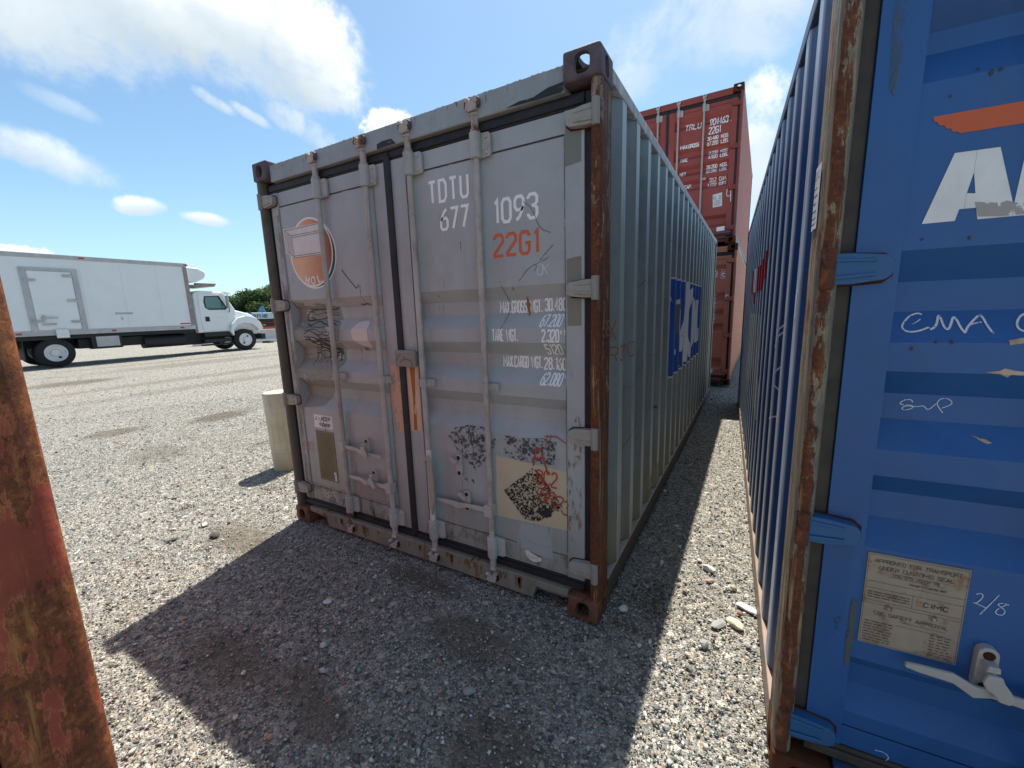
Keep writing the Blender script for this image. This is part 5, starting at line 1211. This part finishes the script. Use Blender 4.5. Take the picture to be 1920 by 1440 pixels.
for y in (2.3, 4.85, 7.2): MB().box(XO + .031, XO + .045, y, y + .14, 1.24, 1.30).build('marker_lamp', TW['red'], bx)
dfr = MB().box(XO + .007, XO + .045, 2.70, 2.86, 1.30, 3.60); dfr.box(XO + .007, XO + .045, 4.02, 4.18, 1.30, 3.60); dfr.box(XO + .007, XO + .045, 2.861, 4.019, 3.50, 3.60)
sd_ = MB().box(XO + .007, XO + .030, 2.87, 4.01, 1.40, 3.48).build('side_door', TW['white'], tk_, bevel=.01)
dfr.build('door_frame', TW['alu'], sd_, bevel=.006)
for z in (3.30, 2.40, 1.62): MB().box(XO + .046, XO + .07, 3.75, 4.14, z, z + .09).build('hinge', TW['alu'], sd_, bevel=.01)
for z in (3.12, 1.66): MB().box(XO + .046, XO + .07, 2.76, 3.06, z, z + .08).build('hinge', TW['alu'], sd_, bevel=.01)
MB().box(XO + .046, XO + .08, 2.98, 3.42, 1.80, 1.84).box(XO + .046, XO + .10, 3.04, 3.10, 1.74, 1.92).box(XO + .046, XO + .08, 3.0, 3.35, 1.56, 1.62).build('door_latch', TW['alu'], sd_)
MB().box(XO + .046, XO + .10, 3.28, 3.62, 1.08, 1.40).build('step_box', TW['rimw'], tk_, bevel=.01)
MB().box(XO + .0085, XO + .016, 5.06, 5.62, 1.90, 1.98).build('trim_strip', TW['alu'], bx); MB().box(XO + .0085, XO + .014, 5.22, 5.28, 1.68, 1.80).build('inspection_cap', TW['alu'], bx)
MB().box(XO + .0085, XO + .014, 7.22, 7.62, 1.42, 1.47).build('sticker', TW['red'], bx)
# refrigeration unit on the nose of the box
rf = [(7.80, 3.30), (7.80, 3.98), (8.30, 3.96), (8.58, 3.84), (8.64, 3.68), (8.52, 3.48), (8.20, 3.32)]
MB().prism(rf, 'x', XI + .25, XO - .15).build('cooling_unit', TW['white'], tk_, bevel=.06, seg=4)
MB().box(XI + .4, XO - .2, 7.82, 8.95, 3.13, 3.19).build('unit_rack', TW['brown'], tk_); MB().box(XO - .45, XO - .28, 8.2, 9.05, 3.20, 3.28).build('unit_rack', TW['brown'], tk_)
# chassis
fr = MB().box(XI + .75, XI + .85, .3, 10.4, .72, 1.02); fr.box(XO - .85, XO - .75, .3, 10.4, .72, 1.02); fr.box(XI + .1, XO - .05, .4, 7.7, 1.03, 1.17); fr.box(XI + .5, XO - .5, 7.0, 9.2, .45, 1.1); fr.box(XI + .3, XO - .3, 3.9, 6.4, .62, .98)
fr.build('chassis', TW['dark'], tk_)
MB().box(XO - .50, XO - .06, 4.22, 5.15, .58, 1.10).build('tool_box', TW['dark'], tk_, bevel=.02); MB().box(XO - .0595, XO - .045, 4.36, 5.06, .66, 1.06).build('battery_panel', TW['alu'], tk_, bevel=.01)
MB().tube([(XO - .40, 5.9, .72), (XO - .40, 7.4, .72)], .27, 18).build('fuel_tank', TW['dark'], tk_, smooth=True)
# cab
cabp = [(7.98, .98), (7.98, 2.72), (8.06, 2.86), (8.30, 2.93), (9.22, 2.90), (9.34, 2.80), (9.72, 2.06), (9.80, 1.80), (9.55, 1.42), (9.36, .98)]
cab = MB().prism(cabp, 'x', XI + .22, XO - .22).build('cab', TW['white'], tk_, bevel=.05, seg=3)
vis = MB().prism([(9.16, 2.90), (9.20, 2.95), (9.66, 2.86), (9.64, 2.80)], 'x', XI + .3, XO - .3).build('sun_visor', TW['white'], cab, bevel=.01)
dr = MB().prism([(8.22, 1.06), (8.16, 1.6), (8.16, 2.80), (9.20, 2.80), (9.56, 2.06), (9.56, 1.62), (9.40, 1.36), (9.30, 1.06)], 'x', XO - .2195, XO - .195).build('cab_door', TW['white'], tk_, bevel=.012)
MB().prism([(8.40, 2.14), (8.36, 2.40), (8.42, 2.68), (9.06, 2.70), (9.36, 2.14), (9.30, 2.04), (8.55, 2.04)], 'x', XO - .1945, XO - .188).build('window', TW['dark'], dr, bevel=.004)
MB().prism([(8.45, 2.15), (8.42, 2.40), (8.47, 2.63), (8.98, 2.65), (9.10, 2.45), (9.12, 2.10), (8.58, 2.10)], 'x', XO - .1875, XO - .184).build('window_pane', TW['glass'], dr)
MB().prism([(9.145, 2.10), (9.14, 2.38), (9.30, 2.12)], 'x', XO - .1875, XO - .184).build('window_pane', TW['glass'], dr)
MB().box(XO - .1945, XO - .17, 8.34, 8.52, 1.50, 1.72).build('door_handle', TW['dark'], dr, bevel=.015)
MB().box(XO - .10, XO + .10, 9.28, 9.36, 2.10, 2.72).build('mirror', TW['alu'], tk_, bevel=.02); MB().tube([(XO - .2, 9.34, 2.80), (XO + .0, 9.36, 2.78), (XO + .0, 9.36, 1.96), (XO - .2, 9.40, 1.92)], .018, 8).build('mirror_arm', TW['dark'], tk_)
MB().box(XI - .10, XI + .10, 9.28, 9.36, 2.10, 2.72).build('mirror', TW['alu'], tk_, bevel=.02)
hood = [(9.38, .95), (9.50, 1.95), (9.78, 2.02), (10.45, 1.82), (10.78, 1.60), (10.88, 1.20), (10.88, .78), (10.5, .78), (10.5, .98)]
MB().prism(hood, 'x', XI + .35, XO - .32).build('hood', TW['white'], tk_, bevel=.07, seg=4)
# fender arch
out = [(9.42, .78), (9.30, .98), (9.42, 1.34), (9.70, 1.62), (10.10, 1.72), (10.50, 1.64), (10.78, 1.40), (10.90, 1.05)]
inn = [(10.68, .95), (10.60, 1.12), (10.40, 1.30), (10.00, 1.38), (9.68, 1.30), (9.46, 1.08), (9.44, .78)]
MB().prism(out + inn, 'x', XO - .45, XO - .02).build('fender', TW['white'], tk_, bevel=.03)
MB().prism([(9.5, .7), (9.5, 1.1), (9.8, 1.34), (10.2, 1.34), (10.5, 1.15), (10.62, .9), (10.6, .7)], 'x', XI + .5, XO - .46).build('wheel_well', TW['dark'], tk_)
MB().box(XI + .05, XO - .03, 10.76, 10.98, .50, .80).build('bumper', TW['dark'], tk_, bevel=.04)
MB().box(XO - .33, XO - .06, 10.66, 10.86, 1.12, 1.36).build('headlight', simple('headlight', (.7, .72, .74), .1, spec=.8), tk_, bevel=.05)
st_ = MB().box(XO - .55, XO - .12, 8.15, 9.34, .50, .66); st_.box(XO - .50, XO - .16, 8.2, 9.38, .78, .97); st_.box(XO - .45, XO - .10, 8.1, 9.4, .36, .42)
st_.build('cab_step', TW['dark'], tk_, bevel=.01)
def wheel(cx_, cy, front):
    R_ = .535
    prof = [(-.28, R_ - .16), (-.28, R_ - .05), (-.25, R_ - .01), (-.2, R_), (-.08, R_), (-.03, R_ - .01), (0, R_ - .05), (0, R_ - .20), (-.02, R_ - .225)]
    w = MB().lathe(prof, (cx_, cy, R_), 'x', 40, caps=False).build('wheel', TW['tyre'], tk_, smooth=True)
    if front: rp_ = [(-.10, .315), (-.012, .315), (-.005, .29), (-.03, .275), (-.028, .15), (.02, .12), (.03, .05)]
    else: rp_ = [(-.16, .315), (-.012, .315), (-.005, .29), (-.13, .26), (-.15, .14), (-.11, .12), (-.06, .11), (-.05, .04)]
    rm_ = MB().lathe(rp_, (cx_, cy, R_), 'x', 32).build('rim', TW['rim'] if front else TW['rimw'], w, smooth=True)
    for k in range(8):
        a = k * math.pi / 4; rr_ = .095
        MB().tube([(cx_ + (.0 if front else -.11), cy + rr_ * 1.15 * math.cos(a), R_ + rr_ * 1.15 * math.sin(a)), (cx_ + (.03 if front else -.08), cy + rr_ * 1.15 * math.cos(a), R_ + rr_ * 1.15 * math.sin(a))], .014, 6).build('wheel_nut', TW['alu'], rm_)
    for a in ((-2.1, 1.0) if front else (-1.0,)):
        p = (cx_ + (-.02 if front else -.135), cy + .20 * math.cos(a), R_ + .20 * math.sin(a)); MB().tube([p, (p[0] + .012, p[1], p[2])], .04, 12).build('hand_hole', TW['dark'], rm_) if False else MB().tube([p, (p[0] + .012, p[1], p[2])], .042, 12).build('hand_hole', TW['dark'], w)
wheel(-.04, 3.20, False); wheel(-.10, 9.99, True); wheel(-.34, 3.20, False); wheel(-2.16, 3.20, False); wheel(-2.12, 9.99, True)
MB().tube([(-2.3, 3.20, .535), (-.2, 3.20, .535)], .09, 10).build('rear_axle', TW['dark'], tk_); MB().tube([(-2.3, 9.99, .5), (-.2, 9.99, .5)], .06, 10).build('front_axle', TW['dark'], tk_)
MB().box(-.9, -.06, 2.4, 2.43, .35, 1.15).build('mud_flap', TW['dark'], tk_)

# ------------------------------------------------------------------ tan bollard
m, t = material('bollard_concrete'); O = t.coord(); z = t.sep(O)[2]
n = t.noise(O, 7, 6, .65); n2 = t.noise(t.scale(O, (9, 9, 1.2)), 1, 6, .65)
col = t.mix(t.mrange(n, .35, .68), (.66, .62, .50), (.55, .49, .34)); col = t.mix(t.mrange(n2, .56, .72, 0, .5), col, (.30, .24, .13))
col = t.mix(t.math('MULTIPLY', t.mrange(z, .28, .05), .45), col, (.42, .34, .17)); t.put(t.b.inputs['Base Color'], col); t.b.inputs['Roughness'].default_value = .85
bl_ = MB().lathe([(-.05, .150), (.17, .151), (.176, .146), (.182, .152), (.60, .157), (.79, .158), (.806, .150)], (0, 0, 0), 'z', 40).build('bollard', m, smooth=True)
bl_.location = (-1.19, .70, 0); bl_.rotation_euler = (0, R(-1.5), 0); tag(bl_, 'cream concrete bollard standing behind the left edge of the grey container', 'bollard')

# ------------------------------------------------------------------ far side of the yard
az = lambda px_, D: (CAM.x + D * math.sin(R(px_)), CAM.y + D * math.cos(R(px_)))
cb = simple('barrier_concrete', (.50, .49, .47), .85, var=.12, nscale=4)
bxy = [(-26.5, 12.2), (-25.3, 15.2), (-24.1, 18.2), (-22.9, 21.2)]
for i, (x, y) in enumerate(bxy):
    o = MB().prism([(-.35, 0), (-.33, .12), (-.16, .35), (-.12, .84), (.12, .84), (.16, .35), (.33, .12), (.35, 0)], 'y', -1.5, 1.5).build('concrete_barrier', cb, bevel=.02)
    o.location = (x, y, 0); o.rotation_euler = (0, 0, -math.atan2(1.2, 3.0))
    tag(o, ['pale concrete barrier hidden behind the truck hood', 'pale concrete barrier just in front of the truck bumper', 'pale concrete barrier behind the left edge of the grey container', 'pale concrete barrier farthest along, behind the grey container'][i], 'barrier', 'concrete barriers along the yard edge')
LX, LY = az(-60.4, 38)
lf = thing('work_platform', 'red and grey lift machine with blue lettering behind the concrete barrier', 'lift machine', (LX, LY, 0), R(-28))
RD = simple('lift_red', (.55, .07, .03), .5); LG = simple('lift_grey', (.42, .50, .52), .5); LB = simple('lift_blue', (.05, .17, .36), .5)
MB().box(-.9, .9, -1.6, 1.6, .75, 1.30).build('chassis', RD, lf, bevel=.05); MB().box(-.92, .92, -1.1, 1.0, 1.32, 1.50).build('engine_cover', TW['dark'], lf, bevel=.03)
ec = MB().prism([(-1.5, 1.52), (-1.5, 1.80), (-1.1, 2.02), (1.3, 2.0), (1.5, 1.85), (1.5, 1.52)], 'x', -.95, .95).build('counterweight', LG, lf, bevel=.06)
MB().prism([(-.25, 2.03), (-.05, 2.45), (.12, 2.52), (.30, 2.05)], 'x', -.3, .3).build('boom_cover', LB, lf, bevel=.04)
MB().box(-.97, .97, -.6, 1.1, .95, 1.25).build('side_cover', TW['dark'], lf, bevel=.02)
f = Flat()
def low(fl, u, v, h, txt):
    sh = {'G': GL['G'], 'e': [[(0, .5), (.8, .5), (.8, .8), (.4, 1), (0, .7), (0, .25), (.35, 0), (.8, .15)]], 'n': [[(0, 0), (0, 1)], [(0, .75), (.4, 1), (.8, .8), (.8, 0)]], 'i': [[(.3, 0), (.3, 1)], [(.3, 1.25), (.3, 1.45)]]}
    for ch in txt:
        k = 1.0 if ch == 'G' else .68
        for st in sh[ch]: fl.line([(u + a * h * .75 * (1 if ch == 'G' else .8), v + b * h * k) for a, b in st], h * .2)
        u += h * (.95 if ch == 'G' else .45 if ch == 'i' else .78)
low(f, -.95, 1.62, .36, 'Genie')
for q in f.v: pass
bmv = [(.953 + l, -u_, v_) if False else (.955 + l, u_, v_) for u_, v_, l in f.v]
MB().add(bmv, f.f).build('lettering', decal('lift_print', (.03, .12, .22), 0), ec)
f2 = Flat(); low(f2, -.3, 1.03, .12, 'Genie'); MB().add([(.975 + l, u_, v_) for u_, v_, l in f2.v], f2.f).build('lettering', decal('lift_print_yellow', (.6, .5, .1), 0), lf)
for yy_ in (-1.1, 1.1):
    for xx_ in (-.95, .65): MB().lathe([(0, .25), (0, .40), (.06, .44), (.24, .44), (.30, .40), (.30, .25)], (xx_, yy_, .44), 'x', 20).build('wheel', TW['tyre'], lf, smooth=True)
tag(MB().prism([(-.5, 0), (-.4, .10), (.3, .13), (.5, 0)], 'y', -.12, .12).build('tyre_scrap', TW['tyre']), 'dark scrap lying at the foot of the concrete barrier', 'scrap').location = (-24.3, 13.9, 0)

def leafmat(name, c):
    m, t = material(name); g_ = t.node('ShaderNodeNewGeometry'); r = g_.outputs['Random Per Island']
    col = t.ramp(r, [(0, tuple(x * .55 for x in c)), (.5, c), (1, tuple(x * 1.7 for x in c))])
    t.put(t.b.inputs['Base Color'], col); t.b.inputs['Roughness'].default_value = .6; t.b.inputs['Specular IOR Level'].default_value = .25
    tr_ = t.node('ShaderNodeBsdfTranslucent'); t.put(tr_.inputs[0], t.mix(1.0, col, (1.3, 1.5, .6), 'MULTIPLY')); mx = t.node('ShaderNodeMixShader'); mx.inputs[0].default_value = .3
    t.l.new(t.b.outputs[0], mx.inputs[1]); t.l.new(tr_.outputs[0], mx.inputs[2]); t.l.new(mx.outputs[0], t.out.inputs[0]); return m
LM = [leafmat('leaf_dark', (.028, .052, .028)), leafmat('leaf_mid', (.040, .078, .034)), leafmat('leaf_yellow', (.066, .10, .036))]
BARK = simple('bark', (.10, .075, .055), .9, var=.3, nscale=12)
def tree_meshes(seed, h, w):
    rg = np.random.default_rng(seed); rr = random.Random(seed)
    tb_ = MB().tube([(0, 0, -.2), (.05, .02, h * .3), (-.05, .05, h * .6), (0, 0, h * .85)], [h * .028, h * .022, h * .014, h * .004], 8)
    cl = []
    for k in range(22):
        a = rr.uniform(0, 6.28); zz = rr.uniform(.22, .95); rad = w * .5 * math.sqrt(max(.05, 1 - ((zz - .52) / .5) ** 2)) * rr.uniform(.35, .95)
        p = (rad * math.cos(a), rad * math.sin(a), zz * h); cl.append((p, rr.uniform(.13, .24) * w)); tb_.tube([(0, 0, h * max(.15, zz - .25)), (p[0] * .5, p[1] * .5, h * (zz - .08)), p], [h * .010, h * .006, h * .003], 5)
    P = []
    for (p, r_) in cl:
        n = int(210 * (r_ / (.18 * w)) ** 2); d = rg.normal(0, 1, (n, 3)); d /= np.linalg.norm(d, axis=1)[:, None]; P.append(np.array(p) + d * (r_ * rg.uniform(.45, 1.05, (n, 1))) * np.array([1, 1, .8]))
    P = np.concatenate(P); n = len(P); a = rg.normal(0, 1, (n, 3)); a /= np.linalg.norm(a, axis=1)[:, None]; b = np.cross(a, rg.normal(0, 1, (n, 3))); b /= np.linalg.norm(b, axis=1)[:, None]
    s_ = rg.uniform(.10, .24, (n, 1)) * (h / 7) ** .5
    V = np.stack([P - a * s_, P - b * s_ * .6, P + a * s_, P + b * s_ * .6], 1).reshape(-1, 3)
    me = bpy.data.meshes.new('crown'); me.from_pydata(V.tolist(), [], [(4 * i, 4 * i + 1, 4 * i + 2, 4 * i + 3) for i in range(n)])
    return me, tb_.mesh('trunk', BARK, True)
TM = [tree_meshes(s_, h_, w_) for s_, h_, w_ in ((1, 7.0, 6.0), (2, 8.2, 6.5), (3, 6.2, 6.2))]
TL = [(-66.5, 96, 0, .9, 1), (-64.6, 92, 2, .85, 0), (-63.3, 90, 0, .72, 0), (-62.2, 88, 2, .80, 1), (-60.9, 86, 1, .80, 0), (-59.6, 84, 0, .95, 2), (-58.4, 86, 1, .95, 1), (-57.0, 88, 0, 1.0, 0), (-61.6, 97, 1, .82, 2), (-60.2, 99, 2, 1.05, 0), (-63.9, 101, 1, .74, 1), (-55.5, 90, 2, 1.1, 1), (-68.5, 100, 1, .8, 0), (-58.9, 101, 1, 1.02, 1)]
TLB = ['tree mostly hidden behind the truck cab', 'dark green tree showing over the truck windshield', 'lowest dark round tree just right of the cab roof', 'mid green rounded tree over the truck hood', 'dark rounded tree between the truck hood and the grey container', 'tallest yellowish green tree touching the grey container edge', 'mid green tree behind the left post of the grey container', 'dark tree behind the grey container', 'pale green tree crown in the second row over the truck hood', 'dark tree crown in the second row near the container edge', 'mid green tree in the second row behind the cab', 'broad mid green tree hidden behind the grey container', 'dark tree far left behind the cargo box', 'mid green tree in the second row behind the container post']
for i, (a_, d_, k, s_, lm) in enumerate(TL):
    x, y = az(a_, d_); o = thing('tree', TLB[i], 'tree', (x, y, -.1), i * 1.7, 'trees along the far edge of the yard')
    o.scale = (s_ * 1.15, s_ * 1.15, s_)
    c0, tr0 = TM[k]; me = c0.copy(); me.materials.clear(); me.materials.append(LM[lm])
    place(me, 'crown', o); place(tr0, 'trunk', o)
m_ = simple('undergrowth', (.035, .07, .02), .9, var=.4, nscale=2)
